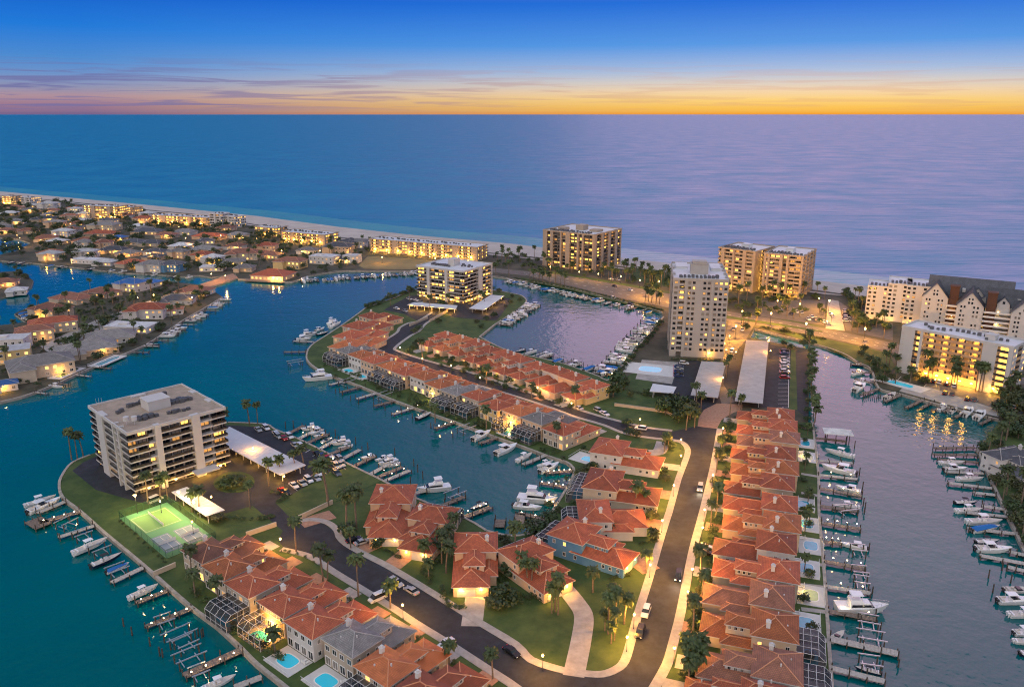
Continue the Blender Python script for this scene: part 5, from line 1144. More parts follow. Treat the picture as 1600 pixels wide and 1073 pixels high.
# left foreground shore
f = Z(20, 740, .205); z = 'fg boats'; zd = 'fg docks'; zl = 'fg lifts'
B_(f, (100, 245), (330, 175), 'open', z); B_(f, (120, 300), (370, 200), 'cruiser', z); D_(f, (390, 212), (190, 300), zd, pale=True)
D_(f, (510, 285), (200, 375), zd, lights=4, w=2.2); D_(f, (250, 350), (130, 400), zd, w=7, text='wide square dock platform')
D_(f, (615, 395), (350, 485), zd, pale=True); lift(*f(350, 440), *f(480, 375), zl); B_(f, (470, 605), (725, 500), 'open', z, lift=.5); lift(*f(460, 520), *f(600, 470), zl)
lift(*f(590, 640), *f(740, 580), zl); B_(f, (600, 705), (840, 610), 'dark', z, lift=.4); B_(f, (715, 750), (890, 680), 'cover', z, lift=.6); D_(f, (985, 715), (755, 830), zd, pale=True); lift(*f(720, 800), *f(880, 740), zl)
B_(f, (890, 945), (1110, 850), 'open', z, lift=.4); D_(f, (1170, 890), (940, 985), zd, lights=3)
f = Z(0, 800, .2545)
D_(f, (1180, 585), (895, 705), zd, lights=4); lift(*f(960, 720), *f(1070, 680), zl); lift(*f(1010, 830), *f(1200, 745), zl); lift(*f(1080, 870), *f(1210, 810), zl); lift(*f(1070, 960), *f(1260, 880), zl); lift(*f(1170, 1040), *f(1270, 1000), zl)
D_(f, (1475, 845), (1130, 1005), zd, lights=4, w=2.2); B_(f, (1250, 1085), (1450, 1005), 'open', z); D_(f, (1600, 1010), (1440, 1075), zd, pale=True)
for x, y in ((760, 700), (812, 755), (922, 820), (982, 880), (1000, 890), (1240, 770), (1250, 760), (1220, 760)): pile(*f(x, y), 'fg piles', 2.4)
# right canal, house side (far to near)
z = 'rc boats'; zd = 'rc docks'; zl = 'rc lifts'
f = Z(1200, 540, .25)
D_(f, (300, 575), (490, 600), zd, key=1); cv = empty('boat_house', (*G(*f(430, 590), WZ), WZ), ang(G(*f(490, 570)) - G(*f(370, 560))))
for x in (-4, 4):
    for y in (-2.2, 2.2): obj('pile', PILEM, cv, (x, y, 1.5), 0, (1, 1, 2.4))
rf = MB(); rf.uv = []; rg = MB(); hip(rf, rg, -5, 5, -2.8, 2.8, 3.6, .3, .4); obj('roof', roofmesh(rf, 'roof', [t_wht, m_white]), cv); tag(cv, 'white hip-roofed boat shelter on piles at the far end of the right canal docks', 'boat shelter')
B_(f, (530, 695), (355, 655), 'open', z, key=2); D_(f, (310, 715), (530, 735), zd, key=2, pale=True); B_(f, (545, 805), (330, 760), 'cruiser', z, key=3); D_(f, (315, 805), (560, 835), zd, key=3, pale=True, lights=2)
B_(f, (580, 915), (420, 885), 'cruiser', z, key=4); D_(f, (325, 890), (590, 940), zd, key=4, lights=3); D_(f, (330, 1000), (560, 1035), zd, key=5); B_(f, (560, 1010), (400, 1000), 'open', z, key=5)
f = Z(1200, 800, .2545)
D_(f, (330, 65), (570, 105), zd, key=6, lights=4); lift(*f(420, 20), *f(540, 5), zl, key=6); D_(f, (340, 180), (450, 195), zd, key=7, lights=3); B_(f, (605, 225), (440, 195), 'cruiser', z, key=7); lift(*f(500, 255), *f(600, 265), zl, key=7)
D_(f, (348, 300), (600, 350), zd, key=8, lights=3); lift(*f(510, 390), *f(610, 400), zl, key=8); lift(*f(520, 450), *f(615, 465), zl, key=9); D_(f, (362, 455), (630, 498), zd, key=9, pale=True, lights=2)
B_(f, (415, 595), (735, 605), 'yacht', z, key=9); D_(f, (375, 605), (670, 660), zd, key=10, lights=2); lift(*f(540, 690), *f(680, 715), zl, key=10); D_(f, (385, 775), (800, 870), zd, key=11, pale=True, w=2.2); lift(*f(540, 790), *f(720, 820), zl, key=11)
B_(f, (385, 790), (440, 750), 'ski', z, key=10, L=6); lift(*f(550, 950), *f(690, 970), zl, key=12); D_(f, (395, 955), (720, 1040), zd, key=12, pale=True); B_(f, (690, 985), (560, 955), 'dark', z, key=11)
for x, y in ((590, 10), (620, 230), (640, 500), (660, 640), (690, 720), (800, 950), (700, 960)): pile(*f(x, y), 'rc piles', 2.2)
f = Z(1200, 540, .25)
for x, y in ((540, 640), (570, 810), (590, 900), (595, 1000), (605, 1030)): pile(*f(x, y), 'rc piles', 3.0)
# right bank
f = Z(1400, 660, .385); z = 'rb boats'; zd = 'rb docks'
for k, (a, b) in enumerate((((320, 100), (155, 105)), ((325, 130), (150, 130)), ((330, 160), (170, 150)), ((352, 205), (200, 200)), ((388, 265), (210, 245)), ((400, 292), (315, 285)), ((440, 350), (350, 340)), ((450, 380), (280, 365)), ((490, 450), (290, 430)), ((520, 535), (460, 525)), ((520, 570), (340, 540)), ((520, 600), (450, 585)))): D_(f, a, b, zd, key=k, pale=k > 2)
for k, (a, b, kd) in enumerate((((180, 165), (280, 165), 'open'), ((195, 190), (290, 190), 'cruiser'), ((250, 230), (355, 230), 'open'), ((240, 325), (330, 325), 'dark'), ((245, 360), (350, 355), 'open'), ((290, 405), (430, 405), 'open'), ((310, 440), (420, 425), 'cover'), ((325, 485), (420, 480), 'dark'), ((325, 515), (470, 520), 'cruiser'), ((440, 680), (560, 680), 'ski'), ((415, 725), (560, 725), 'cruiser'), ((460, 780), (600, 780), 'open'), ((480, 855), (600, 850), 'cruiser'), ((480, 885), (600, 895), 'open'), ((505, 935), (620, 935), 'dark'))): B_(f, a, b, kd, z, key=k)
for x, y in ((375, 630), (392, 690), (465, 650), (430, 600)): pile(*f(x, y), 'rb piles', 2.6)
f = Z(1320, 540, .175); z = 'qy boats'; zd = 'qy docks'
for k, (a, b) in enumerate((((215, 180), (50, 165)), ((235, 240), (70, 240)), ((265, 330), (90, 300)), ((290, 385), (150, 440)), ((490, 440), (360, 500)), ((690, 485), (550, 555)), ((780, 505), (680, 560)), ((880, 540), (790, 580)), ((960, 560), (880, 590)), ((1080, 590), (990, 640)), ((1330, 640), (1210, 700)))): D_(f, a, b, zd, key=k, w=1.4)
for k, (a, b, kd) in enumerate((((60, 170), (200, 185), 'dark'), ((70, 260), (190, 240), 'open'), ((90, 320), (240, 330), 'open'), ((85, 410), (180, 355), 'cruiser'), ((360, 480), (450, 430), 'ski'), ((840, 580), (910, 535), 'open'), ((1060, 630), (1140, 570), 'cruiser'), ((1170, 660), (1250, 600), 'cruiser'), ((940, 600), (1000, 560), 'ski'))): B_(f, a, b, kd, z, key=k)
for k in range(10): pile(*f(165 + k * 17, 475 + R(-12, 12)), 'qy piles', 1.8)
# left condominium slips
f = Z(400, 650, .175); z = 'sl boats'; zd = 'sl docks'
for k, (a, b) in enumerate((((285, 155), (430, 85)), ((380, 200), (560, 110)), ((450, 240), (640, 160)), ((560, 295), (720, 210)), ((650, 340), (830, 275)), ((770, 380), (930, 300)), ((880, 440), (1060, 360)), ((1030, 510), (1200, 420)), ((1090, 540), (1310, 455)), ((1160, 570), (1375, 485)))): D_(f, a, b, zd, key=k, lights=2 if k in (1, 3, 6, 8, 9) else 0, pale=k % 2 == 1)
for k, (a, b, kd) in enumerate((((560, 105), (400, 125), 'yacht'), ((590, 120), (480, 170), 'cruiser'), ((640, 165), (540, 180), 'cruiser'), ((670, 195), (590, 230), 'ski'), ((840, 225), (670, 255), 'yacht'), ((855, 260), (765, 280), 'open'), ((1060, 350), (975, 370), 'cruiser'), ((1180, 365), (1060, 400), 'cruiser'), ((1260, 390), (1090, 440), 'yacht'), ((1280, 420), (1140, 455), 'open'))): B_(f, a, b, kd, z, key=k)
for x, y in ((265, 110), (335, 100), (710, 180), (890, 250), (1000, 300), (1240, 350), (1410, 450), (1380, 610), (1445, 500), (1490, 560)): pile(*f(x, y), 'sl piles', 3.0)
# channel: near side and blind end
f = Z(680, 620, .205); z = 'ch boats'; zd = 'ch docks'
B_(Z(400, 540, .25), (1215, 885), (1005, 915), 'yacht', z, key=0); D_(Z(400, 540, .25), (985, 920), (1215, 875), zd, key=0, pale=True)
D_(f, (20, 840), (220, 760), zd, key=1); lift(*f(90, 800), *f(215, 750), 'ch lifts'); B_(f, (385, 810), (265, 860), 'dark', z, key=1); D_(f, (190, 925), (425, 840), zd, key=2, lights=5, w=2.0)
D_(f, (640, 960), (650, 890), zd, key=3, w=3); D_(f, (490, 985), (500, 935), zd, key=3, w=3); D_(f, (840, 925), (630, 885), zd, key=4, lights=2); B_(f, (600, 830), (815, 860), 'cruiser', z, key=2); B_(f, (630, 775), (860, 800), 'yacht', z, key=3, L=13); D_(f, (930, 810), (840, 800), zd, key=5, lights=2)
D_(f, (1010, 685), (800, 655), zd, key=6, lights=4); D_(f, (1040, 560), (840, 580), zd, key=7, lights=5); B_(f, (800, 575), (945, 515), 'cruiser', z, key=4); B_(f, (790, 530), (900, 490), 'open', z, key=5)
D_(f, (845, 440), (670, 515), zd, key=8, pale=True); B_(f, (625, 490), (740, 435), 'open', z, key=6); B_(f, (465, 440), (625, 375), 'cruiser', z, key=7); D_(f, (465, 310), (340, 355), zd, key=9); B_(f, (290, 330), (425, 270), 'cruiser', z, key=8); lift(*f(180, 290), *f(290, 250), 'ch lifts'); D_(f, (140, 195), (0, 240), zd, key=10, lights=3)
f = Z(500, 560, .1375)
B_(f, (1100, 690), (1270, 620), 'dark', z, key=9); D_(f, (1160, 525), (825, 635), zd, key=11, lights=3, pale=True); D_(f, (880, 470), (620, 540), zd, key=12); lift(*f(620, 490), *f(800, 430), 'ch lifts'); D_(f, (650, 385), (420, 460), zd, key=13, pale=True); D_(f, (500, 310), (235, 385), zd, key=14); lift(*f(230, 330), *f(380, 280), 'ch lifts'); D_(f, (280, 255), (110, 300), zd, key=15, pale=True)
for x, y in ((180, 400), (260, 420), (350, 480), (440, 520), (740, 590), (920, 600), (980, 600), (1050, 680), (1260, 790), (1510, 900)): pile(*f(x, y), 'ch piles', 2.4)
f = Z(430, 480, .149)
B_(f, (595, 735), (285, 775), 'yacht', z, key=10); B_(f, (500, 690), (365, 695), 'open', z, key=11); D_(f, (320, 465), (95, 470), zd, key=16); lift(*f(130, 625), *f(290, 600), 'ch lifts'); D_(f, (400, 360), (190, 355), zd, key=17, pale=True)
for k, (a, b, kd) in enumerate((((220, 340), (380, 330), 'cruiser'), ((265, 310), (440, 280), 'yacht'), ((420, 250), (520, 220), 'cruiser'), ((440, 290), (560, 260), 'dark'), ((560, 180), (640, 140), 'yacht'), ((580, 215), (690, 165), 'open'))): B_(f, a, b, kd, z, key=12 + k)
# dense marinas: boats side by side off a seawall
def marina(a, b, n, L, side, zone, kinds, dl=None, skip=(), lights=0):
    A_, E_ = G(*a), G(*b); d = E_ - A_; u = d.normalized(); nr = V((-u.y, u.x)) * side; sp = d.length / n
    for k in range(n):
        c = A_ + u * sp * (k + .5); rz = ang(nr)
        if k % 2 == 0:
            p = A_ + u * sp * k; t = empty('dock', (p.x, p.y, 0), rz); Ld = (dl or L + 1); mb = MB().box(-.3, Ld, -.5, .5, -.2, 0); build(mb, 'deck', m_woodl if k % 4 else m_wood, t)
            for x in (.3, .65, 1):
                for s in (-1, 1): obj('pile', PILEM, t, (Ld * x, s * .6, -.2), 0, (1, 1, R(.8, 1.7)))
            if lights and k % lights == 0: obj('post_light', PCAP, t, (1.0, .5, .9), 0, 1.5); obj('light_post', unitbox('light_post', m_dark, -.5, .5), t, (1.0, .5, 0), 0, (.1, .1, .9)); lamp('dock_light', (1.0, 1.0, 1.4), 260, t, (1.0, .60, .2), .15)
            later(t, zone.replace('boats', 'docks'), k, 'narrow finger dock', 'dock', 'docks')
        if k in skip: continue
        kd = random.choice(kinds); Lb = L * R(.75, 1.05); s = Lb / 10; st = c + nr * (1.0 if rnd() < .5 else Lb + 1); flip = (st - c).length > 2
        t = empty('motor_boat', (st.x, st.y, WZ + .12 * s + R(0, .5)), rz + (PI if flip else 0), (s, s, s * 1.05))
        for n_, me, _ in boat_parts(kd): obj(n_, me, t)
        later(t, zone, k, KN[kd], 'boat', 'moored boats')
mix_ = ['open', 'cruiser', 'open', 'cruiser', 'ski', 'dark', 'open', 'cover']
marina((775, 506), (822, 474), 16, 9.5, -1, 'bw boats', mix_ + ['cruiser', 'yacht'])
marina((960, 586), (1034, 499), 26, 10, 1, 'bt boats', mix_, skip=(3, 8, 13, 17, 22), lights=3)
marina((800, 437), (1025, 486), 36, 8.5, -1, 'br boats', mix_, skip=(5, 9, 14, 22, 25, 27, 29, 30, 32, 33, 34))
marina((470, 437), (650, 425), 30, 9, -1, 'bf boats', mix_ + ['yacht'], skip=(4, 12, 20), lights=9)
marina((940, 588), (800, 549), 18, 9, -1, 'bh boats', mix_, skip=(1, 2, 4, 5, 7, 8, 10, 11, 13, 14, 16))
marina((205, 550), (345, 466), 22, 8.5, -1, 'il boats', mix_ + ['cruiser'], skip=(0, 1, 3, 4, 9, 10, 15, 16, 20))
marina((150, 573), (10, 626), 8, 8, 1, 'in boats', mix_, skip=(0, 1, 2, 3, 5, 6, 7))
marina((24, 492), (38, 503), 6, 10, 1, 'ih boats', mix_)
marina((20, 408), (310, 432), 18, 8, -1, 'bl boats', mix_, skip=(2, 3, 6, 7, 9, 12, 13, 15))
# ================================================================ STREET LAMPS, CARS, POOLS, PLANTING
random.seed(99)
for px, py in ((1064, 687), (1064, 712), (1053, 758), (1120, 701), (1130, 669), (1101, 796), (1035, 813), (1098, 824), (1016, 882), (1082, 889), (1075, 924), (991, 960), (980, 995), (1054, 1012), (848, 1024), (438, 842), (629, 945), (1114, 742)):
    street_lamp(px, py, 'main lamps', 5000, key=py)
for px, py in ((625, 543), (705, 571), (750, 590), (840, 606), (1000, 655), (660, 560), (893, 630)): street_lamp(px, py, 'mid lamps', 2600, key=px)
for px, py in ((1105, 470), (1160, 487), (1150, 510), (1205, 490), (1260, 506), (1352, 514), (1060, 455), (1010, 448), (1300, 490), (1296, 470)): street_lamp(px, py, 'beach lamps', 22000, key=px, sc=1.8, col=(1.0, .42, .04), text='tall lit street lamp')
for px, py in ((597, 402), (680, 404), (330, 428), (352, 431), (300, 465), (240, 461), (215, 465), (110, 350), (160, 352), (290, 372), (345, 368), (380, 372), (440, 392), (500, 392), (860, 417), (905, 425), (935, 428), (970, 432), (1000, 438), (1030, 440), (1215, 470), (1250, 475), (1280, 466)  ): street_lamp(px, py, 'shore lamps', 3600, key=px, sc=1.3, col=(1.0, .44, .05), text='lit garden lamp')
for px, py in ((1150, 550), (1130, 590), (1204, 548), (1140, 525)): street_lamp(px, py, 'tower lamps', 2600, key=py, col=(1.0, .42, .04))
random.seed(17)
for k in range(30):
    px = R(5, 420); py = 318 + px * .10 + R(2, 62)
    if not any((G(px, py) - c).length < r * .8 for c, r in BLOCK): street_lamp(px, py, 'shore lamps', 1800, key=px, sc=.8, col=(1.0, .44, .05), text='lit garden lamp')
for px, py in ((390, 752), (330, 776), (250, 783), (444, 744), (395, 700), (520, 716), (300, 815)): street_lamp(px, py, 'condo lamps', 1500, key=px)
# --- cars on the road
car(619, 913, 650, 932, 'silver', 'suv', text='silver car ahead of another on the near street')
car(643, 925, 612, 906, 'silver', 'sedan', text='silver saloon behind another car on the near street')
car(800, 1021, 830, 1042, 'black', 'sedan', text='black car on the near street at the bottom')
car(1009, 958, 1003, 975, 'white', 'suv', text='white car parked at the left kerb of the main street')
car(1000, 990, 993, 1012, 'black', 'suv', text='black car with lit lights behind the white one')
car(1060, 902, 1056, 925, 'black', 'suv', text='dark car driving with headlights on along the main street', on=True)
car(1094, 764, 1090, 784, 'silver', 'suv', text='silver car with headlights on near the street junction', on=True)
car(1001, 671, 980, 668, 'white', 'suv', text='white sport utility car at the junction of the middle street')
car(903, 639, 885, 633, 'white', 'sedan', text='white car parked by the lawn on the middle street')
car(590, 937, 570, 946, 'white', 'van', zone='drive cars'); car(697, 1008, 680, 1018, 'white', 'sedan', zone='drive cars'); car(553, 845, 575, 838, 'black', 'sedan', zone='drive cars'); car(566, 849, 588, 842, 'silver', 'sedan', zone='drive cars'); car(1100, 858, 1112, 858, 'white', 'suv', zone='drive cars'); car(1102, 867, 1114, 867, 'black', 'sedan', zone='drive cars'); car(935, 643, 945, 648, 'silver', 'suv', zone='drive cars'); car(945, 648, 955, 653, 'white', 'sedan', zone='drive cars')
car(243, 783, 262, 775, 'white', 'van', text='long white van beside the tennis court fence')
f = Z(400, 650, .175)
for k, (x, y, c) in enumerate(((340, 630, 'white'), (415, 610, 'silver'), (470, 580, 'white'), (540, 565, 'silver'), (560, 520, 'white'), (240, 680, 'red'), (270, 690, 'black'), (720, 520, 'grey'), (720, 455, 'silver'), (760, 440, 'silver'), (690, 410, 'white'), (640, 385, 'red'), (590, 365, 'blue'), (550, 350, 'black'), (750, 395, 'silver'), (400, 280, 'white'), (350, 270, 'silver'), (250, 205, 'red'), (200, 190, 'silver'), (180, 165, 'white'), (300, 190, 'white'), (90, 115, 'white'), (20, 130, 'silver'))):
    car(*f(x, y), *f(x + 60, y + 50), c, random.choice(['suv', 'sedan']), 'lot cars', key=x)
f = Z(1140, 480, .1864)
for k, (y, c) in enumerate(((375, 'black'), (392, 'blue'), (440, 'silver'), (460, 'white'), (490, 'white'), (510, 'silver'), (545, 'white'), (560, 'black'), (598, 'red'))): car(*f(462, y), *f(500, y), c, 'sedan' if k % 2 else 'suv', 'tower cars', key=y)
for k, (y, c) in enumerate(((20, 'white'), (38, 'silver'), (55, 'black'), (70, 'white'), (85, 'grey'), (100, 'white'))): car(*f(980, y + 20), *f(1010, y + 20), c, 'suv', 'beach cars', key=y)
for x, y, c in ((560, 45, 'white'), (600, 50, 'silver'), (520, 60, 'black'), (690, 85, 'white'), (720, 105, 'tan'), (660, 105, 'white'), (820, 140, 'silver'), (790, 130, 'white'), (480, 20, 'grey'), (430, 30, 'white'), (380, 15, 'black'), (840, 60, 'white'), (860, 80, 'silver')): car(*f(x, y), *f(x + 20, y + 18), c, 'sedan', 'beach cars', key=500 + x)
for x, y, c in ((15, 375, 'white'), (105, 195, 'white'), (30, 190, 'tan')): car(*f(x, y), *f(x, y + 30), c, 'suv', 'drive north cars', key=x)
f = Z(800, 540, .25)
for k, y in enumerate((130, 145, 160, 175, 190)): car(*f(1040, y + 5), *f(1080, y + 5), ('blue', 'silver', 'blue', 'black', 'blue')[k], 'sedan', 'pool cars', key=y)
car(*f(1075, 115), *f(1110, 118), 'white', 'suv', 'pool cars', key=10)
f = Z(1380, 420, .205)
for k, (x, y, c) in enumerate(((470, 955, 'black'), (525, 960, 'grey'), (340, 860, 'tan'), (385, 865, 'black'), (430, 870, 'white'), (480, 885, 'black'), (540, 895, 'white'), (640, 1000, 'black'), (690, 1005, 'grey'), (900, 1055, 'black'), (950, 1060, 'black'), (1000, 1060, 'white'))): car(*f(x, y), *f(x + 15, y - 25), c, 'suv', 'quay cars', key=x)
for x, y, c in ((985, 454, 'white'), (960, 448, 'black'), (640, 468, 'white'), (650, 470, 'white'), (657, 473, 'silver'), (620, 483, 'white'), (633, 487, 'silver'), (955, 437, 'white'), (965, 438, 'silver')): car(x, y, x + 12, y + 4, c, 'sedan', 'mid cars')
car(958, 466, 970, 469, 'white', 'sedan', text='white car driving along the beach road')
car(985, 476, 998, 479, 'black', 'sedan', text='dark car driving along the beach road')
# --- painted markings
pk = MB(); f = Z(1140, 480, .1864)
def line(a, b, w=.14, z=.045): pk.ribbon([G(*a), G(*b)], -w / 2, w / 2, z - .01, z)
for k in range(15): y = 372 + k * 33.5; line(f(412 - k * .6, y), f(497 - k * .2, y), .18, .046)
line(f(500, 360), f(492, 840), .18, .046)
for k in range(10): line((463 + k * 11, 690 + k * 6.0), (455 + k * 11, 695 + k * 6.0), .16, .04)
for k in range(8): line((452 + k * 12.5, 772 - k * 5.6), (445 + k * 12.5, 765 - k * 5.6), .16, .04)
for k in range(5): line((1408 + k * 40, 588 + k * 12), (1402 + k * 40, 594 + k * 12), .16, .04)
struct(build(pk, 'parking_lines', m_white))
lm = MB()
for off in (.34, .66):
    up = smooth(GL([(815, 423), (882, 430), (950, 442), (1052, 460), (1140, 487), (1233, 502), (1308, 517), (1391, 535)]), 12); dn_ = smooth(GL([(825, 431), (887, 446), (975, 467), (1035, 479), (1130, 500), (1187, 509), (1289, 527), (1391, 550)]), 12)
    mid_ = [a.lerp(b, off) for a, b in zip(up, dn_)]
    for k in range(0, len(mid_) - 1, 2): lm.ribbon([mid_[k], mid_[k].lerp(mid_[k + 1], .8)], -.12, .12, .04, .056)
struct(build(lm, 'lane_markings', m_white))
sheet('lane', [(62, 540), (110, 518), (150, 500), (200, 482), (252, 463), (262, 469), (212, 490), (168, 511), (130, 532), (105, 548), (75, 550)], m_drive, .03)
# --- pools
pool(1016, 577, 1035, 579, 26, 17, 'tp', .42, .5, m_pool2, text='turquoise swimming pool on the terrace below the slim tower', rail=False); ZONES['tp'][-1][2]['label'] = 0
pool(1406, 600, 1450, 612, 24, 9, 'gp', .5, .5, m_pool2, rail=False)
pool(921, 718, 935, 722, 13, 8, 'wp', .45, .5, m_pool2); pool(796, 678, 806, 682, 9, 6, 'mp', .6, .6, m_pool2)
pool(105, 583, 125, 574, 18, 7, 'ip', .8, .5, m_poolp); pool(168, 564, 187, 556, 20, 7, 'ip', .8, .5, m_pool)
# driveways of the detached houses
def strip(px, w, label, material=None):
    mb = MB(); mb.ribbon(smooth(GL(px), 6), -w / 2, w / 2, -.2, .085); return struct(build(mb, 'driveway', material or m_drive))
strip([(745, 916), (742, 940), (737, 978)], 5.2, ''); strip([(882, 918), (900, 940), (912, 962), (908, 1000), (896, 1056)], 4.8, '')
strip([(985, 868), (1018, 892)], 6, '', m_paver); strip([(1030, 727), (1062, 731)], 5, '', m_drive); strip([(1022, 770), (1055, 775)], 6, '', m_paver); strip([(1008, 815), (1040, 822)], 6, '', m_paver); strip([(600, 842), (565, 858)], 6, '', m_paver); strip([(640, 862), (612, 884)], 6, '', m_paver)
strip([(520, 803), (470, 818)], 6, '', m_paver); strip([(1036, 690), (1030, 705), (1015, 707)], 5, '')
for y in (672, 709, 744, 774, 815, 850, 882, 917, 955, 1000): strip([(1278 + (y - 672) * .06, y + 1), (1252, y - 4)], 1.6, '', m_conc)
# --- walls
def gwall(px, h, label, w=.3): mb = MB(); mb.ribbon(GL(px), -w / 2, w / 2, -.2, h); mb.ribbon(GL(px), -w / 2 - .08, w / 2 + .08, h, h + .12); tag(build(mb, 'garden_wall', m_cream), label, 'wall', 'garden walls')
gwall([(467, 812), (520, 787)], 1.4, 'cream garden wall beside the lawn at the turning circle'); gwall([(432, 822), (385, 838)], 1.4, 'cream garden wall left of the estate entrance')
gwall([(668, 498), (640, 510)], 1.4, 'cream gate wall left of the middle street entrance'); gwall([(700, 487), (672, 503)], 1.4, 'cream gate wall right of the middle street entrance'); gwall([(960, 634), (1040, 645), (1062, 655)], 1.2, 'low retaining wall across the lawn by the junction')
gwall([(240, 900), (275, 885)], 1.3, 'short pale wall between tennis court and first left house')
def hedge(px, n, r, zone): 
    P = smooth(GL(px), 6)
    for k in range(n): f_ = k / max(1, n - 1) * (len(P) - 1); i = min(int(f_), len(P) - 2); shrub(P[i].lerp(P[i + 1], f_ - i) + V((R(-.2, .2), R(-.2, .2))), zone, r * R(.85, 1.2))
# --- trees (survey points at the foot)
def palms(pts, zone, sc=None):
    for x, y in pts: palm(G(x, y), zone, sc=sc)
palms([(112, 718), (121, 716), (130, 712), (352, 668), (390, 664), (403, 664), (420, 760), (438, 742), (462, 736), (475, 733)], 'condo palms')
palms([(232, 788), (251, 783), (262, 780), (300, 800), (312, 805), (391, 795)], 'condo palms'); palms([(513, 790)], 'condo palms', 1.9); palms([(542, 828), (557, 826)], 'condo palms', 1.5)
for x, y, r in ((360, 760, 4.5), (372, 756, 4.0), (348, 762, 3), (340, 815, 3.5), (322, 805, 3)): tree(G(x, y), 'condo trees', r, hs=.8)
hedge([(425, 808), (400, 812), (345, 812)], 10, 1.4, 'condo shrubs'); hedge([(350, 766), (365, 768), (383, 764)], 6, .9, 'condo shrubs'); hedge([(436, 784), (448, 776), (425, 770)], 6, 1.5, 'condo shrubs'); hedge([(188, 815), (258, 878)], 12, .8, 'condo shrubs')
palms([(505, 908), (512, 905), (560, 932), (610, 950), (702, 1040), (770, 1060), (548, 856), (463, 862), (300, 905), (305, 930), (345, 955), (430, 1020)], 'left row palms')
hedge([(300, 925), (350, 960), (370, 990)], 9, 1.6, 'left row shrubs'); hedge([(395, 1000), (440, 1030)], 6, 1.6, 'left row shrubs'); hedge([(445, 862), (470, 868), (500, 885)], 6, .9, 'left row shrubs')
palms([(663, 880), (670, 905), (690, 880), (697, 895), (705, 870), (805, 880), (815, 905), (825, 920), (867, 955), (872, 960), (862, 958), (926, 925), (955, 960), (962, 985), (950, 990), (975, 975), (708, 850), (830, 925), (1010, 895), (992, 795), (1007, 793), (1044, 702), (1038, 706)], 'middle lot palms')
palms([(955, 1005), (945, 985), (960, 1000)], 'middle lot palms', .8)
for x, y, r in ((680, 865, 4.5), (692, 850, 4), (787, 945, 4.6), (775, 950, 3.4), (795, 900, 4), (783, 880, 3.5), (545, 835, 3.6), (592, 855, 3), (957, 838, 3.6), (1020, 842, 3), (1018, 812, 3), (1040, 752, 2.6), (1035, 740, 2.4), (843, 838, 5), (832, 830, 4), (858, 815, 3.6), (915, 740, 3), (925, 735, 3), (738, 850, 2.5), (788, 850, 3)): tree(G(x, y), 'middle lot trees', r)
hedge([(690, 920), (700, 945), (722, 950)], 9, 1.3, 'middle lot shrubs'); hedge([(955, 905), (985, 898)], 7, 1.0, 'middle lot shrubs'); hedge([(830, 930), (850, 940), (868, 935)], 6, 1.3, 'middle lot shrubs'); hedge([(668, 900), (672, 912)], 3, 1.2, 'middle lot shrubs'); hedge([(602, 860), (625, 872)], 5, 1, 'middle lot shrubs'); hedge([(870, 835), (900, 862), (935, 880)], 10, 1.0, 'middle lot shrubs'); hedge([(780, 905), (800, 925), (826, 935)], 8, 1.3, 'middle lot shrubs'); hedge([(1000, 850), (1025, 846)], 5, 1.1, 'middle lot shrubs'); hedge([(708, 925), (715, 905), (718, 880)], 6, 1.1, 'middle lot shrubs')
# right row fronts
for y in range(655, 1075, 17):
    x0 = 1150 - (y - 640) * .158
    if rnd() < .8: (palm if rnd() < .62 else (lambda p, z_: tree(p, z_, R(1.8, 3))))(G(x0 - R(3, 16), y + R(-4, 4)), 'right front trees')
for y in range(660, 1075, 22): shrub(G(1150 - (y - 640) * .158 - R(2, 8), y + R(-3, 3)), 'right front shrubs', R(.9, 1.6))
for x, y in ((1085, 1050), (1078, 1060), (1092, 1040), (1090, 1062), (1075, 1072)): palm(G(x, y), 'right front trees', sc=1.15)
for y in range(662, 1070, 13):
    x0 = 1150 - (y - 640) * .158
    if rnd() < .7: tree(G(x0 - R(1, 7), y + R(-4, 4)), 'right front trees', R(1.5, 2.6), kinds=(0, 1, 2))
# palms along the right canal wall
for k in range(15): palm(G(1264 + R(-2, 4) + k * .5, 552 + k * 8.2), 'canal wall palms', sc=R(.8, 1.15))
for k in range(8): tree(G(1262 + R(-3, 3), 560 + k * 14), 'canal wall trees', R(1.6, 2.6))
for y in (690, 725, 752, 778, 800, 822, 900, 940, 985, 1030): tree(G(1258 + R(-2, 10), y), 'canal garden trees', R(1.3, 2.4)); 
for y in (680, 735, 785, 812, 830, 890): palm(G(1256 + R(0, 10), y), 'canal garden palms', sc=.7)
hedge([(1250, 668), (1268, 672)], 6, 1.8, 'canal garden shrubs')
# middle peninsula
for px, py in ((645, 545), (652, 540), (640, 552), (683, 560), (705, 567), (728, 574), (752, 583), (775, 592), (800, 598), (835, 612), (860, 618), (883, 627), (612, 500), (588, 498), (655, 515), (648, 520), (690, 478), (685, 505), (980, 665), (985, 680), (995, 682), (1045, 700)): tree(G(px, py), 'middle street trees', R(2.0, 3.6))
palms([(672, 488), (700, 474), (750, 476), (757, 478), (640, 470), (610, 478), (660, 566), (760, 600), (830, 622), (900, 640), (680, 660), (760, 672), (870, 700)], 'middle street palms')
for k in range(16): tree(G(575 + k * 5 + R(-2, 2), 481 - k * 1.9 + R(-1, 1)), 'point trees', R(2, 3.2), kinds=(0, 1, 2))
for px, py in ((785, 468), (800, 464), (812, 470), (790, 480), (798, 474), (780, 456), (770, 452), (760, 500), (772, 496), (752, 512), (745, 505)): tree(G(px, py), 'point trees', R(1.6, 3))
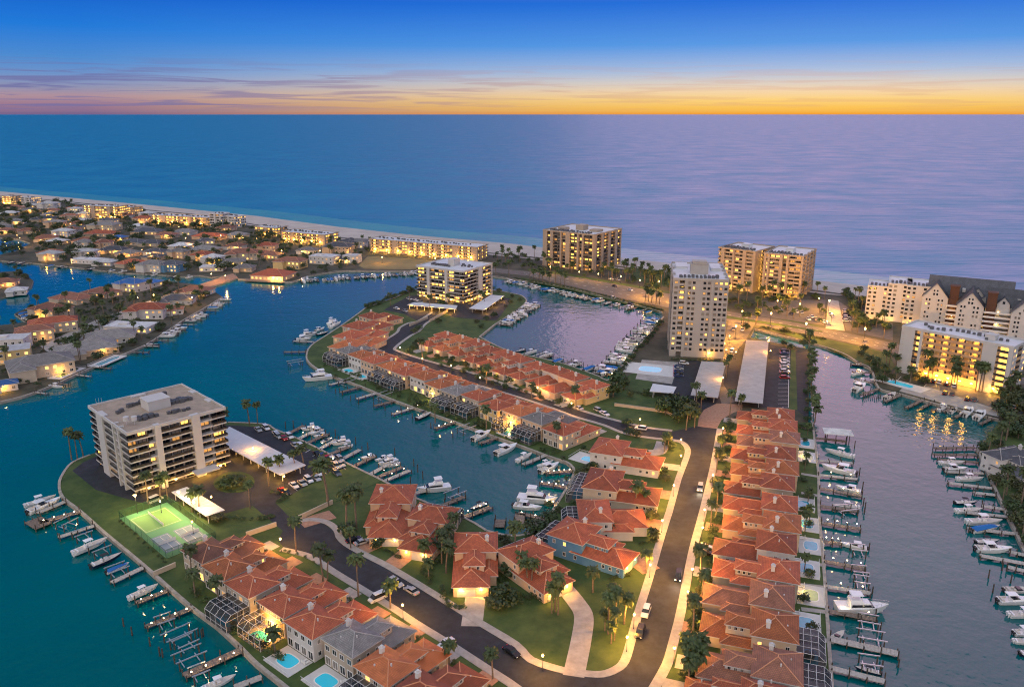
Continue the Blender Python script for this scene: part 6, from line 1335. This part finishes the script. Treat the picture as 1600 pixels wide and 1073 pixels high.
for px, py in ((500, 577), (525, 590), (540, 596), (600, 612), (640, 628), (690, 645), (725, 660), (742, 665), (790, 685), (850, 705), (880, 718), (870, 755), (858, 790), (885, 750), (715, 655), (665, 640)): shrub(G(px, py), 'channel bank shrubs', R(1.2, 2.2))
for px, py in ((700, 572), (722, 582), (745, 590), (770, 600), (792, 606), (815, 612), (845, 622), (870, 628), (892, 638), (560, 592), (588, 606), (622, 622), (655, 634), (700, 650), (750, 668), (805, 690), (915, 700), (905, 745), (895, 790), (872, 800), (862, 815)): tree(G(px + R(-4, 4), py + R(-2, 2)), 'middle street trees', R(1.3, 2.4))
# lawn by the junction
for px, py, r in ((965, 600, 5), (958, 620, 5.5), (975, 608, 4), (1040, 648, 5), (1052, 640, 5.5), (1068, 648, 6), (1078, 655, 5.5), (1060, 660, 4), (1075, 640, 4), (985, 620, 2), (1035, 630, 3), (1010, 618, 2.4)): tree(G(px, py), 'junction trees', r, hs=1.2)
palms([(1088, 632), (1095, 640), (1157, 640), (1072, 672), (1085, 668)], 'junction palms'); hedge([(985, 612), (1030, 622), (1060, 628)], 14, 1.3, 'junction shrubs')
for k in range(18): tree(G(960 + k * 4.3 + R(-1, 1), 592 - k * 5 + R(-1, 1)), 'slip hedge trees', R(1.5, 2.6), kinds=(0, 1, 2))
hedge([(1050, 562), (1130, 566)], 14, 1.2, 'tower shrubs'); palms([(1135, 590), (1138, 575), (1050, 505), (1160, 515), (1168, 512), (1180, 508), (1182, 505)], 'tower palms')
for px, py in ((1165, 515), (1225, 540), (1235, 545), (1262, 533), (1255, 540)): tree(G(px, py), 'tower trees', R(2.4, 3.6))
# beach road: verge hedge and palms
hedge([(805, 436), (887, 450), (975, 471), (1034, 486)], 46, 1.7, 'beach road shrubs')
palms([(828, 437), (834, 438), (842, 440), (848, 441), (858, 443), (868, 445), (876, 447), (882, 449), (1008, 470), (1013, 471), (1018, 473), (1025, 475), (1030, 476), (795, 433), (775, 431)], 'beach road palms', 1.2)
WOOD = {}
def stufftree(q, r, key):
    """a tree of a mass nobody could count: joined into one wood"""
    mb = WOOD.setdefault(key, MB()); me = random.choice(LOWTREES); a = R(0, 6.28); c, s = math.cos(a) * r, math.sin(a) * r; i = len(mb.v)
    mb.v += [(q.x + c * x - s * y, q.y + s * x + c * y, z * r * 1.05) for x, y, z in me[0]]; mb.f += [tuple(i + k for k in f) for f in me[1]]; mb.m += [0] * len(me[1])
LOWTREES = []
for k in range(5):
    m_ = tree_meshes(90 + k, m_leaf, .8, 230)[1]; LOWTREES.append(([tuple(v.co) for v in m_.vertices], [tuple(p.vertices) for p in m_.polygons]))
random.seed(404)
def scatter(px, n, zone, fp=.4, rmin=2.2, rmax=4.6, gap=3.5, stuff=None):
    P = GL(px); xs = [p.x for p in P]; ys = [p.y for p in P]; put = []; tries = 0
    def inside(q):
        c = False
        for i in range(len(P)):
            a, b = P[i], P[i - 1]
            if (a.y > q.y) != (b.y > q.y) and q.x < (b.x - a.x) * (q.y - a.y) / (b.y - a.y) + a.x: c = not c
        return c
    while len(put) < n and tries < n * 30:
        tries += 1; q = V((R(min(xs), max(xs)), R(min(ys), max(ys))))
        if not inside(q) or any((q - c).length < r * .9 for c, r in BLOCK) or any((q - o).length < gap for o in put): continue
        put.append(q)
        if rnd() < fp: palm(q, zone + ' palms', sc=R(.8, 1.2))
        elif stuff: stufftree(q, R(rmin, rmax), stuff)
        else: tree(q, zone + ' trees', R(rmin, rmax))
for c_, r_ in (((655, 390), 30), ((478, 372), 26), ((415, 362), 20), ((158, 332), 26), ((282, 344), 40), ((348, 350), 20), ((905, 400), 34), ((1160, 445), 22), ((1240, 450), 24)): BLOCK.append((G(*c_), r_))
scatter([(0, 312), (100, 318), (210, 330), (370, 352), (440, 372), (400, 430), (312, 428), (190, 423), (55, 408), (0, 400)], 330, 'far left shore', .12, 3, 6.8, 4, 'far_shore_woodland')
scatter([(370, 432), (400, 380), (530, 378), (640, 388), (575, 398), (555, 420), (470, 434)], 90, 'far centre shore', .3, 2.5, 4.5, 3.4, 'far_shore_woodland')
scatter([(0, 622), (75, 600), (187, 552), (250, 520), (340, 464), (315, 447), (250, 441), (150, 452), (45, 485), (45, 505), (0, 512)], 80, 'left island', .55, 2.4, 4.8, 3.6)
scatter([(0, 622), (75, 600), (187, 552), (250, 520), (340, 464), (315, 447), (250, 441), (150, 452), (45, 485), (45, 505), (0, 512)], 150, 'left island', 0, 1.2, 2.6, 2.4, 'island_garden_shrubs')
scatter([(0, 428), (30, 426), (48, 438), (45, 447), (0, 460)], 10, 'small island', .4)
scatter([(770, 398), (842, 404), (860, 420), (960, 432), (985, 420), (1060, 430), (1050, 455), (960, 440), (820, 421), (770, 418)], 95, 'beach garden', .4, 2.0, 4.0, 2.6, 'beach_garden_trees')
scatter([(985, 420), (1060, 430), (1120, 446), (1118, 470), (1060, 456), (985, 438)], 34, 'tower beach', .45, 2.0, 3.8, 3, 'beach_garden_trees')
scatter([(1120, 466), (1185, 474), (1288, 486), (1286, 506), (1200, 492), (1120, 478)], 30, 'pair parking', .3, 1.6, 3.2, 3.6, 'beach_garden_trees')
scatter([(1322, 516), (1395, 533), (1392, 508), (1345, 497)], 16, 'white block front', .3, 2.0, 3.6, 3.4, 'beach_garden_trees')
scatter([(1115, 462), (1180, 468), (1195, 462), (1290, 458), (1293, 468), (1180, 474), (1110, 474)], 26, 'pair garden', .5, 2, 4)
scatter([(1318, 462), (1345, 470), (1350, 505), (1395, 510), (1395, 522), (1330, 512)], 22, 'white block garden', .4, 2, 4.5)
for k in range(12): tree(G(1322 + k * 2.2, 458 + k * 4.4), 'drive hedge trees', R(3, 4.2), kinds=(0, 1, 2))
scatter([(1362, 575), (1398, 570), (1412, 590), (1440, 585), (1448, 600), (1410, 604), (1376, 600)], 16, 'quay garden', .35, 2.2, 4)
palms([(1445, 590), (1449, 592), (1456, 594), (1486, 602), (1490, 604), (1494, 606), (1524, 612), (1529, 612), (1534, 613), (1573, 620), (1577, 622), (1581, 621)], 'quay palms', 1.25)
scatter([(1560, 625), (1600, 610), (1640, 640), (1600, 690), (1565, 690), (1556, 684), (1572, 668), (1562, 652)], 34, 'right point', .1, 3, 5, 3)
scatter([(1532, 702), (1560, 695), (1590, 740), (1640, 850), (1602, 858), (1575, 800), (1542, 725)], 26, 'right bank', .35, 2.2, 4)
scatter([(1400, 470), (1480, 500), (1600, 540), (1600, 500), (1500, 490)], 10, 'range garden', .3, 3, 5)
hedge([(1190, 512), (1289, 531)], 18, 1.6, 'canal head shrubs')
for px, py in ((1345, 556), (1358, 565), (1366, 580), (1372, 592), (1350, 549), (1225, 522)): tree(G(px, py), 'canal head trees', R(2.4, 3.6))
for pl_, n_ in (([(497, 570), (562, 597), (707, 652), (812, 690), (880, 716), (872, 700), (800, 670), (700, 638), (600, 603), (520, 575)], 90), ([(640, 548), (700, 566), (900, 634), (893, 642), (690, 576)], 45), ([(655, 895), (690, 915), (700, 860), (690, 845), (670, 870)], 22), ([(865, 835), (880, 860), (940, 885), (985, 900), (990, 893), (930, 872), (890, 850)], 24), ([(780, 900), (800, 940), (830, 945), (815, 915), (795, 880)], 22)):
    scatter(pl_, n_, 'x', 0, .6, 1.4, 1.3, 'planting_bed_shrubs')
for nm, mb in WOOD.items(): o = build(mb, nm, m_leaf); o['kind'] = 'stuff'; o['label'] = {'far_shore_woodland': 'dense dark garden trees between the far shore houses', 'beach_garden_trees': 'dark garden trees round the beige beach block', 'island_garden_shrubs': 'low garden shrubs between the left island houses', 'planting_bed_shrubs': 'low planting beds along the house lawns and channel bank'}[nm]; o['category'] = 'trees'
for zz, lb in (('tp', 'turquoise swimming pool on the wide terrace below the slim tower'), ('gp', 'lit swimming pool on the quay by the yellow lit walkway block'), ('wp', 'turquoise pool behind the white house nearest the street junction'), ('mp', 'small turquoise pool beside the yellow house on the middle channel')):
    for it in ZONES.pop(zz): it[2]['label'] = lb
P_ = {'fg': ('from the left on the left foreground shore', 0), 'rc': ('from the far end of the right house-row canal', 0), 'rb': ('from the top along the right edge bank', 0), 'qy': ('from the left on the walkway block quay', 0), 'sl': ('from the left in the condominium car park slips', 0), 'ch': ('round the turquoise channel from its near corner', 0), 'bw': ('from the near end below the middle condominium garden', 0),
      'bt': ('from the near end of the slim tower slips', 0), 'br': ('from the left below the beach road', 0), 'bf': ('from the left on the far shore seawall', 0), 'bh': ('from the right behind the basin houses', 0), 'il': ('from the near end of the left island wall', 0), 'in': ('on the near left island wall', 0), 'ih': ('in the harbour at the left edge', 0), 'bl': ('from the left along the far left canal', 0)}
ZP = {}
for k, (v, _) in P_.items():
    for a, b in (('boats', 'boat'), ('docks', 'dock'), ('lifts', 'lift'), ('piles', 'pile')): ZP[f'{k} {a}'] = f'{b} {v}'
ZP.update({'right row': 'from the far end of the right-hand canal row', 'right row near': 'of the two nearest in the right-hand row', 'left row': 'from the tennis court in the left foreground row', 'middle row': 'from the left in the middle channel row', 'basin row': 'from the left in the row facing the basin', 'point row': 'round the left point of the middle peninsula',
    'left island houses': 'from the left on the left island', 'small island houses': 'on the small island at the left edge', 'far left shore houses': 'from the left on the far left shore', 'far centre shore houses': 'from the left by the far restaurant',
    'main lamps': 'from the far end along the main street loop', 'mid lamps': 'from the left along the middle street', 'beach lamps': 'from the left by the beach road', 'shore lamps': 'from the left among the shore gardens', 'tower lamps': 'from the top beside the carports by the tower', 'condo lamps': 'from the left by the left condominium',
    'drive cars': 'from the left among cars on house driveways', 'lot cars': 'from the left in the left condominium car park', 'tower cars': 'from the top in the right car park row', 'beach cars': 'among cars in the beach condominium car park', 'drive north cars': 'from the left on the drive beside the tower', 'pool cars': 'from the top beside the tower pool terrace', 'quay cars': 'from the left below the walkway block', 'mid cars': 'from the left in the middle distance car parks', 'ip': 'from the left on the left island wall'})
for zone in list(ZONES):
    if zone in ZP: continue
    for w_, s_ in ((' palms', 'palm from the left, '), (' trees', 'tree from the left, '), (' shrubs', 'shrub from the left, '), (' pool', 'from the first house, ')):
        if zone.endswith(w_): ZP[zone] = s_ + {'right row': 'right-hand canal row', 'right row near': 'nearest right-hand houses', 'left row': 'left foreground row', 'middle row': 'middle channel row', 'right row front': 'right row fronts', 'left row front': 'left row fronts', 'middle row front': 'middle row fronts', 'basin row front': 'basin row fronts', 'middle lot': 'lots between the two streets', 'condo': 'left condominium grounds', 'right front': 'street side of right row', 'canal wall': 'wall at the head of right canal', 'canal garden': 'gardens along right canal', 'middle street': 'middle peninsula street', 'point': 'middle condominium point', 'channel bank': 'bank of the turquoise channel', 'junction': 'lawn by the street junction', 'slip hedge': 'hedge behind the tower slips', 'pair garden': 'gardens of the beach pair', 'drive hedge': 'hedge beside the beach drive', 'range garden': 'gardens of the gabled range'}.get(zone[:-len(w_)], zone[:-len(w_)] + ' area')
# ================================================================ LABELS
for zone, items in ZONES.items():
    items.sort(key=lambda q: (q[0], q[1])); n = len(items)
    for k, (key, i_, o, text) in enumerate(items):
        o['label'] = f'{text}, {ordinal(k + 1)} {ZP.get(zone, "of " + zone)}'
